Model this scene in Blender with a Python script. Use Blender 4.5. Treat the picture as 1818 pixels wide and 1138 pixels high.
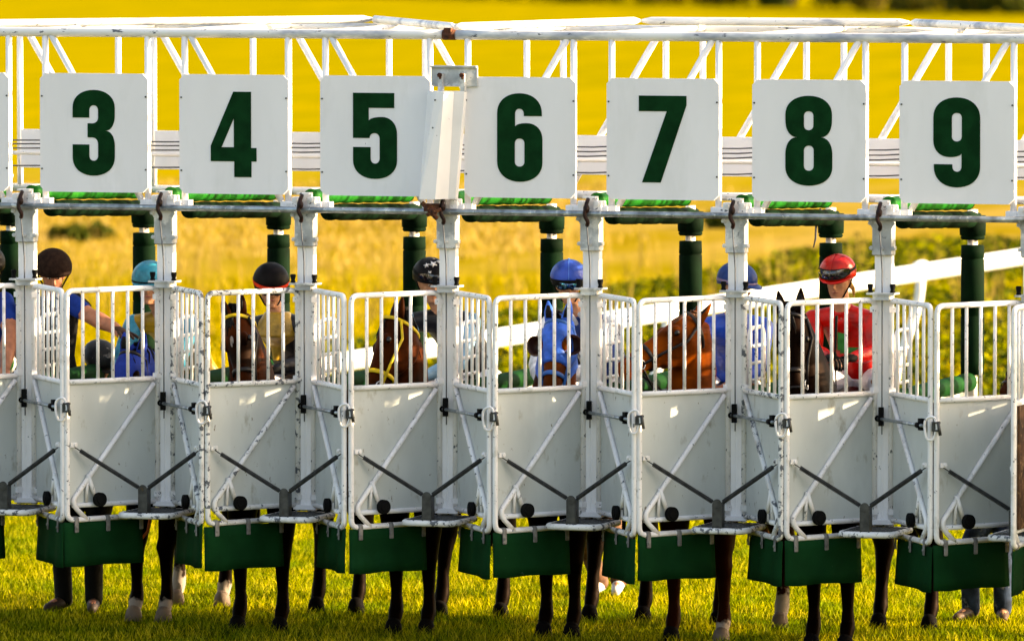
import bpy, bmesh, math, random
import numpy as np
from mathutils import Vector, Matrix
random.seed(7); rng = np.random.default_rng(7)
for o in list(bpy.data.objects): bpy.data.objects.remove(o)
SC = bpy.context.scene
COL = SC.collection
V = Vector; PI = math.pi
# ------------------------------------------------------------------ camera
FPX = 14900.0; TH = math.radians(18.0); CAMH = 5.2; DIST = 54.66
PITCH = math.atan2(837.0, FPX)
FH = V((-math.sin(TH), math.cos(TH), 0)); RT = V((math.cos(TH), math.sin(TH), 0))
F3 = (FH*math.cos(PITCH) - V((0, 0, 1))*math.sin(PITCH)); UP3 = RT.cross(F3)
PW = .982      # spacing of the stalls in metres
Q0 = V((3.44*PW, 0, CAMH - math.sin(PITCH)*DIST))
CAM = Q0 - F3*DIST
cd = bpy.data.cameras.new('camera'); cam = bpy.data.objects.new('camera', cd); COL.objects.link(cam)
cam.matrix_world = Matrix((( RT.x, UP3.x, -F3.x, CAM.x), (RT.y, UP3.y, -F3.y, CAM.y), (RT.z, UP3.z, -F3.z, CAM.z), (0, 0, 0, 1)))
cd.sensor_width = 36; cd.lens = FPX/1818*36; cd.clip_start = 1; cd.clip_end = 3000
cd.dof.use_dof = True; cd.dof.focus_distance = DIST; cd.dof.aperture_fstop = 3.2
SC.camera = cam
# ------------------------------------------------------------------ light
SUN_AZ = math.radians(19.0)      # from the row direction (+X) towards the far side (+Y)
SUN_EL = math.radians(18.0)
S = V((math.cos(SUN_EL)*math.cos(SUN_AZ), math.cos(SUN_EL)*math.sin(SUN_AZ), math.sin(SUN_EL)))
w = bpy.data.worlds.new('World'); SC.world = w; w.use_nodes = True
nt = w.node_tree; bg = nt.nodes['Background']; sky = nt.nodes.new('ShaderNodeTexSky')
sky.sky_type = 'NISHITA'; sky.sun_disc = False; sky.sun_elevation = SUN_EL
sky.sun_rotation = math.radians(90) - SUN_AZ; sky.air_density = .75; sky.dust_density = 3.5; sky.ozone_density = 2.0
nt.links.new(sky.outputs[0], bg.inputs[0]); bg.inputs[1].default_value = 0.15
sd = bpy.data.lights.new('sun', 'SUN'); so = bpy.data.objects.new('sun', sd); COL.objects.link(so)
sd.energy = 3.6; sd.angle = math.radians(0.5); sd.color = (1.0, 0.90, 0.74)
so.rotation_euler = S.to_track_quat('Z', 'Y').to_euler()
SC.view_settings.view_transform = 'Standard'; SC.view_settings.look = 'None'
SC.view_settings.exposure = 2.15; SC.view_settings.use_white_balance = True; SC.view_settings.white_balance_temperature = 9300; SC.view_settings.gamma = 1.0

def at(px, py, Y):
    """point of the world plane y=Y seen at photo pixel px,py"""
    d = F3 + RT*((px-909)/FPX) - UP3*((py-569)/FPX)
    t = (Y - CAM.y)/d.y
    return CAM + d*t
def cw(lat, d, z): return V((CAM.x, CAM.y, 0)) + RT*lat + FH*d + V((0, 0, z))

# ------------------------------------------------------------------ object helpers
def tag(o, label=None, cat=None, group=None, kind=None):
    if label: o['label'] = label
    if cat: o['category'] = cat
    if group: o['group'] = group
    if kind: o['kind'] = kind
    return o
def empty(name, loc=(0, 0, 0), rz=0):
    o = bpy.data.objects.new(name, None); COL.objects.link(o); o.location = loc; o.rotation_euler = (0, 0, rz)
    o.empty_display_size = 0.1
    return o
def copy_tree(o, parent=None):
    c = o.copy(); COL.objects.link(c)
    if parent is not None: c.parent = parent
    for ch in list(o.children): copy_tree(ch, c)
    return c
class MB:
    def __init__(s): s.v = []; s.f = []; s.sm = []
    def add(s, vs, fs, smooth=True):
        b = len(s.v); s.v += [tuple(p) for p in vs]; s.f += [tuple(i+b for i in f) for f in fs]; s.sm += [smooth]*len(fs)
    def box(s, c, d, rz=0, bev=0.0):
        cx, cy, cz = c; x, y, z = d[0]/2, d[1]/2, d[2]/2; ca, sa = math.cos(rz), math.sin(rz)
        if bev <= 0:
            P = [(-x,-y,-z),(x,-y,-z),(x,y,-z),(-x,y,-z),(-x,-y,z),(x,-y,z),(x,y,z),(-x,y,z)]
            P = [(cx+a*ca-b*sa, cy+a*sa+b*ca, cz+q) for a, b, q in P]
            s.add(P, [(0,3,2,1),(4,5,6,7),(0,1,5,4),(1,2,6,5),(2,3,7,6),(3,0,4,7)], False)
        else:
            e = bev; poly = [(-x+e,-y),(x-e,-y),(x,-y+e),(x,y-e),(x-e,y),(-x+e,y),(-x,y-e),(-x,-y+e)]
            poly2 = [(p*(1-e/max(x, .001)), q*(1-e/max(y, .001))) for p, q in poly]
            rings = [(poly2, -z), (poly, -z+e), (poly, z-e), (poly2, z)]
            vs = [(cx+a*ca-b*sa, cy+a*sa+b*ca, cz+q) for pl, q in rings for a, b in pl]
            fs = [tuple(range(7, -1, -1)), tuple(range(24, 32))]
            for r in range(3):
                for i in range(8): fs.append((r*8+i, r*8+(i+1) % 8, (r+1)*8+(i+1) % 8, (r+1)*8+i))
            s.add(vs, fs, False)
    def prism(s, poly, z0, z1):
        n = len(poly); vs = [(a, b, z0) for a, b in poly]+[(a, b, z1) for a, b in poly]
        s.add(vs, [tuple(range(n-1, -1, -1)), tuple(range(n, 2*n))]+[(i, (i+1) % n, n+(i+1) % n, n+i) for i in range(n)], False)
    def rings(s, R, cap=True):
        n = len(R[0]); vs = [p for r in R for p in r]; fs = []
        for k in range(len(R)-1):
            for i in range(n): fs.append((k*n+i, k*n+(i+1) % n, (k+1)*n+(i+1) % n, (k+1)*n+i))
        if cap: fs.append(tuple(range(n-1, -1, -1))); fs.append(tuple(range((len(R)-1)*n, len(R)*n)))
        s.add(vs, fs, True)
    def tube(s, pts, r, n=10, round_end=False, closed=False):
        pts = [V(p) for p in pts]; m = len(pts)
        rr = list(r) if hasattr(r, '__len__') else [r]*m
        T = []
        for i in range(m):
            a = pts[i-1] if (i > 0 or closed) else pts[i]; b = pts[(i+1) % m] if (i < m-1 or closed) else pts[i]
            t = (b-a); T.append(t.normalized() if t.length > 1e-9 else V((0, 0, 1)))
        u = T[0].orthogonal().normalized(); R = []
        def ring(c, u, t, q):
            v = t.cross(u)
            return [c + u*(q*math.cos(2*PI*i/n)) + v*(q*math.sin(2*PI*i/n)) for i in range(n)]
        for i in range(m):
            u = (u - T[i]*u.dot(T[i])).normalized()
            if i == 0 and round_end:
                for a in (75, 50, 25): R.append(ring(pts[0]-T[0]*rr[0]*math.sin(math.radians(a)), u, T[0], rr[0]*math.cos(math.radians(a))))
            R.append(ring(pts[i], u, T[i], rr[i]))
            if i == m-1 and round_end:
                for a in (25, 50, 75): R.append(ring(pts[i]+T[i]*rr[i]*math.sin(math.radians(a)), u, T[i], rr[i]*math.cos(math.radians(a))))
        if closed: R.append(R[0])
        s.rings(R, cap=not closed)
    def ell(s, c, rad, ax=None, n=16, m=10, t0=0, t1=PI):
        """ellipsoid; ax = (X,Y,Z) axes"""
        c = V(c); X, Y, Z = ax if ax else (V((1,0,0)), V((0,1,0)), V((0,0,1))); R = []
        for k in range(m+1):
            a = t0+(t1-t0)*k/m; a = min(max(a, .06), PI-.06); q = math.sin(a); h = -math.cos(a)
            R.append([c + X*(rad[0]*q*math.cos(2*PI*i/n)) + Y*(rad[1]*q*math.sin(2*PI*i/n)) + Z*(rad[2]*h) for i in range(n)])
        s.rings(R)
    def loft(s, secs, n=16):
        """secs: (center, A, ra, B, rb)"""
        s.rings([[V(c) + V(A)*(ra*math.cos(2*PI*i/n)) + V(B)*(rb*math.sin(2*PI*i/n)) for i in range(n)] for c, A, ra, B, rb in secs])
    def disc(s, c, ax, r, t, n=20):
        c = V(c); ax = V(ax).normalized(); s.tube([c-ax*t/2, c-ax*t/2.01, c+ax*t/2.01, c+ax*t/2], [r*.9, r, r, r*.9], n)
    def build(s, name, m, parent=None, loc=None, rz=0, voxel=0, smooth=0):
        me = bpy.data.meshes.new(name); me.from_pydata(s.v, [], s.f); me.update()
        me.polygons.foreach_set('use_smooth', s.sm)
        bm = bmesh.new(); bm.from_mesh(me); bmesh.ops.recalc_face_normals(bm, faces=bm.faces); bm.to_mesh(me); bm.free()
        o = bpy.data.objects.new(name, me); COL.objects.link(o)
        me.materials.append(m)
        if loc is not None: o.location = loc
        o.rotation_euler = (0, 0, rz)
        if parent is not None: o.parent = parent
        if voxel:
            q = o.modifiers.new('skin', 'REMESH'); q.mode = 'VOXEL'; q.voxel_size = voxel; q.use_smooth_shade = True
            if smooth: q = o.modifiers.new('soft', 'SMOOTH'); q.factor = .5; q.iterations = smooth
        return o
def rounded(pts, r, n=5, closed=False):
    pts = [V(p) for p in pts]; out = []; m = len(pts)
    for i in range(m):
        if (i == 0 or i == m-1) and not closed: out.append(pts[i]); continue
        a, b, c = pts[i-1], pts[i], pts[(i+1) % m]
        ra = min(r, (a-b).length/2.01, (c-b).length/2.01); p = b+(a-b).normalized()*ra; q = b+(c-b).normalized()*ra
        for k in range(n+1):
            t = k/n; out.append(p*(1-t)**2 + b*2*t*(1-t) + q*t*t)
    return out

# ------------------------------------------------------------------ materials
def mat(name, col, rough=.6, metal=0., var=.12, scale=8., bump=0., col2=None, spots=None, sheen=0, coord='Object', stretch=None, coat=0, detail=6, spec=.3):
    """col modulated by noise; spots=(colour, threshold, scale, softness) scattered chips"""
    m = bpy.data.materials.new(name); m.use_nodes = True; t = m.node_tree; N = t.nodes; L = t.links
    b = N['Principled BSDF']; b.inputs['Roughness'].default_value = rough; b.inputs['Specular IOR Level'].default_value = spec; b.inputs['Metallic'].default_value = metal
    if sheen: b.inputs['Sheen Weight'].default_value = sheen
    if coat: b.inputs['Coat Weight'].default_value = coat
    tc = N.new('ShaderNodeTexCoord'); src = tc.outputs[coord]
    oi = N.new('ShaderNodeObjectInfo'); ad = N.new('ShaderNodeVectorMath'); ad.operation = 'ADD'
    mu = N.new('ShaderNodeMath'); mu.operation = 'MULTIPLY'; mu.inputs[1].default_value = 37.0
    L.new(oi.outputs['Random'], mu.inputs[0]); L.new(src, ad.inputs[0]); L.new(mu.outputs[0], ad.inputs[1]); src = ad.outputs[0]
    if stretch:
        mp = N.new('ShaderNodeMapping'); mp.inputs['Scale'].default_value = stretch; L.new(src, mp.inputs['Vector']); src = mp.outputs[0]
    n1 = N.new('ShaderNodeTexNoise'); n1.inputs['Scale'].default_value = scale; n1.inputs['Detail'].default_value = detail; L.new(src, n1.inputs['Vector'])
    mx = N.new('ShaderNodeMix'); mx.data_type = 'RGBA'
    c2 = col2 if col2 else tuple(max(0, c*(1-2*var)) for c in col[:3])
    c1 = col if col2 else tuple(min(1, c*(1+var)) for c in col[:3])
    mx.inputs['A'].default_value = (*c1, 1); mx.inputs['B'].default_value = (*c2, 1)
    rp = N.new('ShaderNodeMapRange'); rp.inputs['From Min'].default_value = .35; rp.inputs['From Max'].default_value = .65
    L.new(n1.outputs['Fac'], rp.inputs['Value']); L.new(rp.outputs[0], mx.inputs['Factor'])
    out = mx.outputs['Result']; hs = n1.outputs['Fac']
    if spots:
        for sc_, th, ss, sf in (spots if isinstance(spots, list) else [spots]):
            n2 = N.new('ShaderNodeTexNoise'); n2.inputs['Scale'].default_value = ss; n2.inputs['Detail'].default_value = 4; n2.inputs['Roughness'].default_value = .65; L.new(src, n2.inputs['Vector'])
            r2 = N.new('ShaderNodeMapRange'); r2.inputs['From Min'].default_value = th; r2.inputs['From Max'].default_value = th+sf; L.new(n2.outputs['Fac'], r2.inputs['Value'])
            m2 = N.new('ShaderNodeMix'); m2.data_type = 'RGBA'; L.new(r2.outputs[0], m2.inputs['Factor']); L.new(out, m2.inputs['A']); m2.inputs['B'].default_value = (*sc_, 1); out = m2.outputs['Result']
    L.new(out, b.inputs['Base Color'])
    if bump:
        bp = N.new('ShaderNodeBump'); bp.inputs['Strength'].default_value = bump; bp.inputs['Distance'].default_value = .02; L.new(hs, bp.inputs['Height']); L.new(bp.outputs[0], b.inputs['Normal'])
    return m
CHIP = (.11, .12, .14)
M = {}
M['paint'] = mat('white_paint', (.85, .82, .82), .45, 0, .04, 6, .05, spots=[((.62,.60,.57), .56, 9, .12), (CHIP, .635, 30, .02)])
M['worn'] = mat('worn_white_paint', (.78, .77, .76), .5, 0, .04, 6, .08, spots=[((.58,.56,.54), .52, 7, .15), (CHIP, .55, 22, .03)])
M['paint2'] = mat('clean_white_paint', (.84, .82, .83), .4, 0, .03, 4, .03, spots=[(CHIP, .70, 30, .02)])
M['rail'] = mat('worn_rail_paint', (.76, .75, .74), .45, .0, .05, 5, .06, spots=[((.30,.33,.40), .50, 5, .16), (CHIP, .64, 30, .03)], stretch=(.35, 1, 1))
M['galv'] = mat('galvanised_steel', (.30, .34, .37), .42, .7, .25, 14, .05, spots=((.62,.62,.6), .58, 20, .08))
M['galvp'] = mat('galvanised_plate', (.44, .46, .48), .5, .25, .15, 9, .05, spots=[((.72,.71,.7), .50, 6, .1), ((.2,.22,.24), .64, 25, .05)])
M['board'] = mat('board_white', (.84, .82, .85), .5, 0, .02, 3, .0, stretch=(1,1,.35), spots=[((.76,.745,.76), .54, 4, .22), ((.1,.1,.1), .76, 40, .01)])
M['num'] = mat('numeral_green', (.001, .034, .010), .8, 0, .15, 10, spots=((.2,.3,.25), .76, 40, .01), spec=.05)
M['panel'] = mat('panel_grey', (.55, .575, .56), .5, 0, .05, 3, .06, spots=[((.47,.49,.475), .54, 2.2, .2), ((.30,.28,.22), .60, 9, .16), ((.20,.17,.13), .67, 30, .03)], stretch=(1, 1, .45))
M['lining'] = mat('brown_rubber_lining', (.10, .045, .02), .8, 0, .3, 12, .4, spots=((.28,.16,.08), .55, 18, .1))
M['green'] = mat('green_vinyl', (.001, .10, .012), .5, 0, .2, 5, .25, stretch=(1, 1, 1), spots=((.012,.16,.02), .60, 4, .1), spec=.06)  # pad vinyl for the lit top pads, the light put into the brighter green
M['mgreen'] = mat('mid_green_vinyl', (.0008, .040, .007), .7, 0, .2, 5, .2, spec=.05)  # same vinyl toned between the lit and the shaded pads
M['dgreen'] = mat('dark_green_vinyl', (.0003, .010, .003), .8, 0, .25, 5, .25, spec=.05)  # same vinyl with shade put into its colour
M['flap'] = mat('green_rubber_flap', (.001, .034, .009), .8, 0, .12, 5, .1, spots=[((.003,.045,.018), .60, 2, .25), ((.05,.10,.07), .70, 16, .06)], spec=.05)
M['rubber'] = mat('black_rubber', (.006, .006, .006), .7, 0, .2, 8, spec=.05)
M['rust'] = mat('rusty_steel', (.11, .035, .018), .7, .3, .4, 30, .3, spots=((.3,.12,.04), .6, 40, .05))
M['spring'] = mat('spring_steel', (.06, .06, .06), .45, .6, .2, 30)
M['clamp'] = mat('dull_clamp', (.22, .21, .20), .6, .3, .2, 20)
M['hook'] = mat('dark_rusty_hook', (.025, .008, .006), .5, .3, .4, 30)
M['steel'] = mat('steel', (.07, .07, .07), .45, .6, .2, 20, spots=((.10,.06,.03), .62, 20, .1))
M['cable'] = mat('cable', (.10, .10, .11), .5)
M['railwhite'] = mat('plastic_rail_white', (.82, .81, .78), .35, 0, .02, 2)

# ------------------------------------------------------------------ ground & field
def ground_mat():
    m = bpy.data.materials.new('field_grass'); m.use_nodes = True; N = m.node_tree.nodes; L = m.node_tree.links
    b = N['Principled BSDF']; b.inputs['Roughness'].default_value = 1; b.inputs['Specular IOR Level'].default_value = 0
    g = N.new('ShaderNodeNewGeometry')
    def noise(scale, st, det=5, ro=.55):
        mp = N.new('ShaderNodeMapping'); mp.inputs['Rotation'].default_value = (0, 0, -TH); mp.inputs['Scale'].default_value = st; L.new(g.outputs['Position'], mp.inputs['Vector'])
        n = N.new('ShaderNodeTexNoise'); n.inputs['Scale'].default_value = scale; n.inputs['Detail'].default_value = det; n.inputs['Roughness'].default_value = ro; L.new(mp.outputs[0], n.inputs['Vector']); return n.outputs['Fac']
    def mr(x, a, c):
        r = N.new('ShaderNodeMapRange'); r.inputs['From Min'].default_value = a; r.inputs['From Max'].default_value = c; L.new(x, r.inputs['Value']); return r.outputs[0]
    def mix(f, a, c):
        x = N.new('ShaderNodeMix'); x.data_type = 'RGBA'; L.new(f, x.inputs['Factor'])
        for k, q in (('A', a), ('B', c)):
            if isinstance(q, tuple): x.inputs[k].default_value = (*q, 1)
            else: L.new(q, x.inputs[k])
        return x.outputs['Result']
    dp = N.new('ShaderNodeVectorMath'); dp.operation = 'DOT_PRODUCT'; L.new(g.outputs['Position'], dp.inputs[0]); dp.inputs[1].default_value = tuple(FH)
    dv = dp.outputs['Value']     # metres along the view, gate at about 0
    gold = mix(mr(noise(.45, (1, .10, 1)), .3, .7), (.262, .192, .004), (.205, .165, .004))
    gold = mix(mr(noise(1.6, (1, .13, 1)), .47, .78), gold, (.13, .12, .003))
    straw = mix(mr(noise(.6, (1, .35, 1)), .35, .65), (.30, .20, .05), (.21, .145, .008))
    straw = mix(mr(noise(2.6, (1, .5, 1)), .58, .72), straw, (.08, .07, .004))
    lush = mix(mr(noise(3.0, (1, 1, 1)), .35, .65), (.22, .16, .003), (.10, .09, .002))
    near = mix(mr(noise(5.0, (1, 1, 1)), .35, .65), (.14, .13, .003), (.03, .045, .001))
    c = mix(mr(dv, 66, 84), straw, gold); c = mix(mr(dv, 14, 34), lush, mix(mr(dv, 38, 56), gold, c))
    c = mix(mr(dv, 18, 26), near, c)
    L.new(c, b.inputs['Base Color'])
    return m
bm = bmesh.new()
c0 = V((CAM.x, CAM.y, 0))
qs = [c0+RT*a+FH*q for a, q in ((-400, -60), (400, -60), (400, 900), (-400, 900))]
vs = [bm.verts.new((p.x, p.y, 0)) for p in qs]; bm.faces.new(vs)
me = bpy.data.meshes.new('ground'); bm.to_mesh(me); bm.free(); me.materials.append(ground_mat())
go = bpy.data.objects.new('ground', me); COL.objects.link(go); tag(go, kind='structure')

def leaf_mat(name, cols, rough=.7, trans=.35, patch=0):
    m = bpy.data.materials.new(name); m.use_nodes = True; N = m.node_tree.nodes; L = m.node_tree.links
    b = N['Principled BSDF']; b.inputs['Roughness'].default_value = rough; b.inputs['Specular IOR Level'].default_value = .05
    g = N.new('ShaderNodeNewGeometry'); r = N.new('ShaderNodeValToRGB'); L.new(g.outputs['Random Per Island'], r.inputs[0])
    while len(r.color_ramp.elements) < len(cols): r.color_ramp.elements.new(.5)
    for i, c in enumerate(cols): r.color_ramp.elements[i].position = i/(len(cols)-1); r.color_ramp.elements[i].color = (*c, 1)
    co = r.outputs[0]
    if patch:      # worn, drier and greener patches of turf
        n = N.new('ShaderNodeTexNoise'); n.inputs['Scale'].default_value = patch; n.inputs['Detail'].default_value = 5; L.new(g.outputs['Position'], n.inputs['Vector'])
        k = N.new('ShaderNodeMapRange'); k.inputs['From Min'].default_value = .38; k.inputs['From Max'].default_value = .62; L.new(n.outputs['Fac'], k.inputs['Value'])
        x2 = N.new('ShaderNodeMix'); x2.data_type = 'RGBA'; x2.blend_type = 'MULTIPLY'; x2.inputs['Factor'].default_value = 1; L.new(co, x2.inputs['A'])
        x3 = N.new('ShaderNodeMix'); x3.data_type = 'RGBA'; x3.inputs['A'].default_value = (.42,.60,.5,1); x3.inputs['B'].default_value = (1.1,1.0,1.0,1); L.new(k.outputs[0], x3.inputs['Factor']); L.new(x3.outputs['Result'], x2.inputs['B']); co = x2.outputs['Result']
    L.new(co, b.inputs['Base Color'])
    t = N.new('ShaderNodeBsdfTranslucent'); L.new(co, t.inputs['Color']); x = N.new('ShaderNodeMixShader'); x.inputs[0].default_value = trans
    L.new(b.outputs[0], x.inputs[1]); L.new(t.outputs[0], x.inputs[2]); L.new(x.outputs[0], N['Material Output'].inputs[0])
    return m
def blades(name, P, h, wd, lean, m):
    """P (n,3) roots; one bent blade each, all in one mesh"""
    n = len(P); a = rng.uniform(0, 2*PI, n); dx = np.cos(a); dy = np.sin(a); b = rng.uniform(0, 2*PI, n); lx = np.cos(b)*lean*h; ly = np.sin(b)*lean*h
    Z = np.zeros(n)
    def st(x, y, z): return np.stack([x, y, z], 1)
    v0 = P + st(-dx*wd, -dy*wd, Z); v1 = P + st(dx*wd, dy*wd, Z)
    v2 = P + st(lx*.35+dx*wd*.7, ly*.35+dy*wd*.7, h*.6); v3 = P + st(lx*.35-dx*wd*.7, ly*.35-dy*wd*.7, h*.6); v4 = P + st(lx, ly, h)
    vv = np.stack([v0, v1, v2, v3, v4], 1).reshape(-1, 3).astype(np.float32)
    base = np.arange(n)[:, None]*5; tri = (base + np.array([0,1,2, 0,2,3, 3,2,4])[None]).reshape(-1).astype(np.int32)
    return rawmesh(name, vv, tri, 3, m)
def quads(name, P, size, m, flat=.5, aspect=.6):
    n = len(P); a = rng.normal(size=(n, 3)); a /= np.linalg.norm(a, axis=1)[:, None]
    nrm = rng.normal(size=(n, 3)); nrm[:, 2] += flat*2; nrm /= np.linalg.norm(nrm, axis=1)[:, None]
    u = np.cross(nrm, a); u /= np.linalg.norm(u, axis=1)[:, None]; v = np.cross(nrm, u); s = size[:, None]
    vv = np.stack([P-u*s, P-v*s*aspect, P+u*s, P+v*s*aspect], 1).reshape(-1, 3).astype(np.float32)
    return rawmesh(name, vv, np.arange(n*4, dtype=np.int32), 4, m)
def rawmesh(name, vv, idx, k, m):
    me = bpy.data.meshes.new(name); me.vertices.add(len(vv)); me.vertices.foreach_set('co', vv.ravel())
    me.loops.add(len(idx)); me.loops.foreach_set('vertex_index', idx); nf = len(idx)//k; me.polygons.add(nf)
    me.polygons.foreach_set('loop_start', np.arange(nf, dtype=np.int32)*k); me.polygons.foreach_set('loop_total', np.full(nf, k, np.int32))
    me.update(calc_edges=True); me.materials.append(m); o = bpy.data.objects.new(name, me); COL.objects.link(o); return o
def field(n, la, lb, da, db):
    """n random ground points between view distances da..db; lateral spread grows with distance"""
    d = rng.uniform(da, db, n); l = rng.uniform(la, lb, n)*(d/60.)
    P = np.zeros((n, 3)); P[:, 0] = CAM.x + RT.x*l + FH.x*d; P[:, 1] = CAM.y + RT.y*l + FH.y*d
    return P, l, d
def vnoise(x, y, s):
    x = x*s; y = y*s; xi = np.floor(x).astype(int); yi = np.floor(y).astype(int); fx = x-xi; fy = y-yi; fx = fx*fx*(3-2*fx); fy = fy*fy*(3-2*fy)
    def h(a, b): return (np.sin(a*127.1+b*311.7)*43758.5453) % 1.0
    return (h(xi,yi)*(1-fx)+h(xi+1,yi)*fx)*(1-fy)+(h(xi,yi+1)*(1-fx)+h(xi+1,yi+1)*fx)*fy
# near mown grass
P, l, d = field(300000, -5.2, 5.2, 52.5, 67)
k = vnoise(P[:,0], P[:,1], 2.2)*.6+vnoise(P[:,0], P[:,1], 7)*.4
h = (.022+.05*rng.random(len(P))**2)*(.35+1.3*k)
tag(blades('grass', P, h, np.full(len(P), .0028), .6, leaf_mat('grass_blade', [(.02,.04,.002), (.12,.14,.003), (.36,.37,.009), (.74,.62,.05)], trans=.6, patch=1.6)),
    'short yellow green grass under the starting gate', 'grass', kind='stuff')
# rough long grass further back
P, l, d = field(110000, -6.5, 6.5, 100, 130)
k = vnoise(l, d*.5, 1.1)*.6+vnoise(l, d, 2.7)*.4; edge = np.clip((d-103-np.maximum(l,0)*6)/14-.25+1.1*(vnoise(l+9, d*.15, .9)-.35), 0, 1); keep = (k > rng.random(len(P))*.75+.1) & (rng.random(len(P)) < edge); P = P[keep]; k = k[keep]
tag(blades('tall_grass', P, (.04+.12*rng.random(len(P)))*(.3+k), np.full(len(P), .014), .5, leaf_mat('straw_blade', [(.16,.12,.004), (.28,.19,.012), (.38,.26,.06), (.46,.33,.13)], trans=.4)),
    'rough straw coloured long grass in the field behind the gate', 'grass', kind='stuff')
P, l, d = field(60000, -6.5, 6.5, 80, 101)
tag(blades('meadow_grass', P, .05+.10*rng.random(len(P)), np.full(len(P), .012), .6, leaf_mat('meadow_blade', [(.15,.14,.004), (.30,.23,.006), (.40,.29,.012)], trans=.4)),
    'yellow green meadow grass beyond the white rail', 'grass', kind='stuff')
# leafy ground cover behind the rail, right half of the picture
P, l, d = field(170000, -1.4, 6.2, 72, 110)
lim = 93.5+l*3.6; k = vnoise(l, d*.6, 1.6)*.55+vnoise(l, d, 4)*.45
keep = (d < lim) & (k > .22+.2*rng.random(len(P))); P = P[keep]; k = k[keep]
P[:, 2] = rng.random(len(P))*(.04+.24*(k-.2))
tag(quads('ground_cover', P, .030+.04*rng.random(len(P)), leaf_mat('leaf_green', [(.004,.012,.001), (.02,.038,.001), (.11,.13,.003), (.38,.34,.008)], trans=.4)),
    'leafy yellow green ground cover beyond the white rail', 'ground cover', kind='stuff')
# thin seeding stalks standing out of the meadow
n = 260; P, l, d = field(n, -6, 6, 88, 106); STK = leaf_mat('dry_stalk', [(.22,.15,.03), (.40,.28,.07)], trans=.3)
P = np.repeat(P, 7, 0); P[:, :2] += rng.normal(size=(len(P), 2))*.05
tag(blades('dry_stalks', P, .25+.40*rng.random(len(P)), np.full(len(P), .006), .25, STK), 'thin dry seeding stalks standing in the meadow', 'tall grass', kind='stuff')

# far hedgerow: shrubs
SHM = [leaf_mat('shrub_leaf_a', [(.035,.045,.006), (.10,.09,.010), (.20,.15,.015)], trans=.3), leaf_mat('shrub_leaf_b', [(.03,.05,.008), (.06,.08,.010), (.12,.11,.012)], trans=.3)]
BRK = mat('branch_bark', (.08, .05, .03), .9)
def shrub(base, r, h, m, n, label, group):
    t = empty('shrub', base); tag(t, label, 'shrub', group)
    q = MB()
    for i in range(5):
        a = i*1.3; q.tube([(0,0,0), (math.cos(a)*r*.3, math.sin(a)*r*.3, h*.4), (math.cos(a)*r*.6, math.sin(a)*r*.6, h*.75)], [.04*h, .025*h, .01*h], 6)
    q.build('stem', BRK, t)
    lobes = [(rng.uniform(-.7, .7)*r, rng.uniform(-.4, .4)*r, rng.uniform(.05, .8)*h, rng.uniform(.3, .5)) for _ in range(9)]
    P = []
    for _ in range(n):
        lx, ly, lz, lr = lobes[rng.integers(0, 9)]; v = rng.normal(size=3); v = v/np.linalg.norm(v)*lr*(rng.random()**.4)
        z = lz+v[2]*h*.8
        if z > .02: P.append((lx+v[0]*r, ly+v[1]*r*.8, z))
    P = np.array(P); o = quads('foliage', P, .07+.07*rng.random(len(P)), m, .2, .7); o.parent = t; return t
for i in range(30):
    px = -80+i*68+random.uniform(-18, 18); dd = 318-(px/1818)*54+random.uniform(-2, 2); big = px > 1250
    shrub(cw((px-909)/FPX*dd, dd, 0), 1.35, 1.5 if not big else 1.9, SHM[(i*7//3) % 2], 1300, 'dark shrub in the blurred hedgerow at the far edge of the field', 'far hedgerow shrubs')

for (px, py, r_, lab) in ((118, 428, .26, 'dark green weed clump in the straw grass right of the first post'), (172, 424, .20, 'small dark weed clump beside a larger one in the straw grass'), (1290, 405, .25, 'small green weed clump in the field behind stall 7')):
    dd = CAMH*FPX/(py+268); shrub(cw((px-909)/FPX*dd, dd, 0), r_, .16, SHM[1], 260, lab, None)
# running rail
rr = empty('running_rail', tuple(at(1300, 545, 20)*0)); tag(rr, 'white plastic running rail slanting across the field behind the gate', 'rail')
RA = cw((900-909)/FPX*69.2, 69.2, 1.18); RB = cw((1818-909)/FPX*82.8, 82.8, 1.18)
def rp(px):    # point of the straight rail seen at photo column px
    k = (px-909)/FPX; a = RA-CAM; d_ = RB-RA
    t = (k*a.dot(FH)-a.dot(RT))/(d_.dot(RT)-k*d_.dot(FH)); return RA+d_*t
q = MB(); a = rp(560); b = rp(2250); ax = (b-a).normalized(); sd_ = ax.cross(V((0,0,1))).normalized()
q.rings([[p+sd_*(.055*math.cos(t))+V((0,0,1))*(.082*math.sin(t)) for t in [2*PI*i/20 for i in range(20)]] for p in (a, a+(b-a)*.3, a+(b-a)*.6, b)])
q.build('rail_tube', M['railwhite'], rr)
for px in (740, 1186, 1636, 2090):
    t = rp(px); q = MB(); sdn = V((sd_.x, sd_.y, 0))
    q.tube(rounded([t-V((0,0,.05)), t-V((0,0,.30))-RT*.02, V((t.x,t.y,0))-RT*.24+V((0,0,.25)), V((t.x,t.y,0))-RT*.27-V((0,0,.1))], .2), .045, 12)
    q.build('rail_post', M['railwhite'], rr)
    q = MB(); q.ell(t+V((0,0,.05)), (.20,.07,.065), (ax, sd_, V((0,0,1)))); q.build('rail_joint', M['railwhite'], rr)

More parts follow.
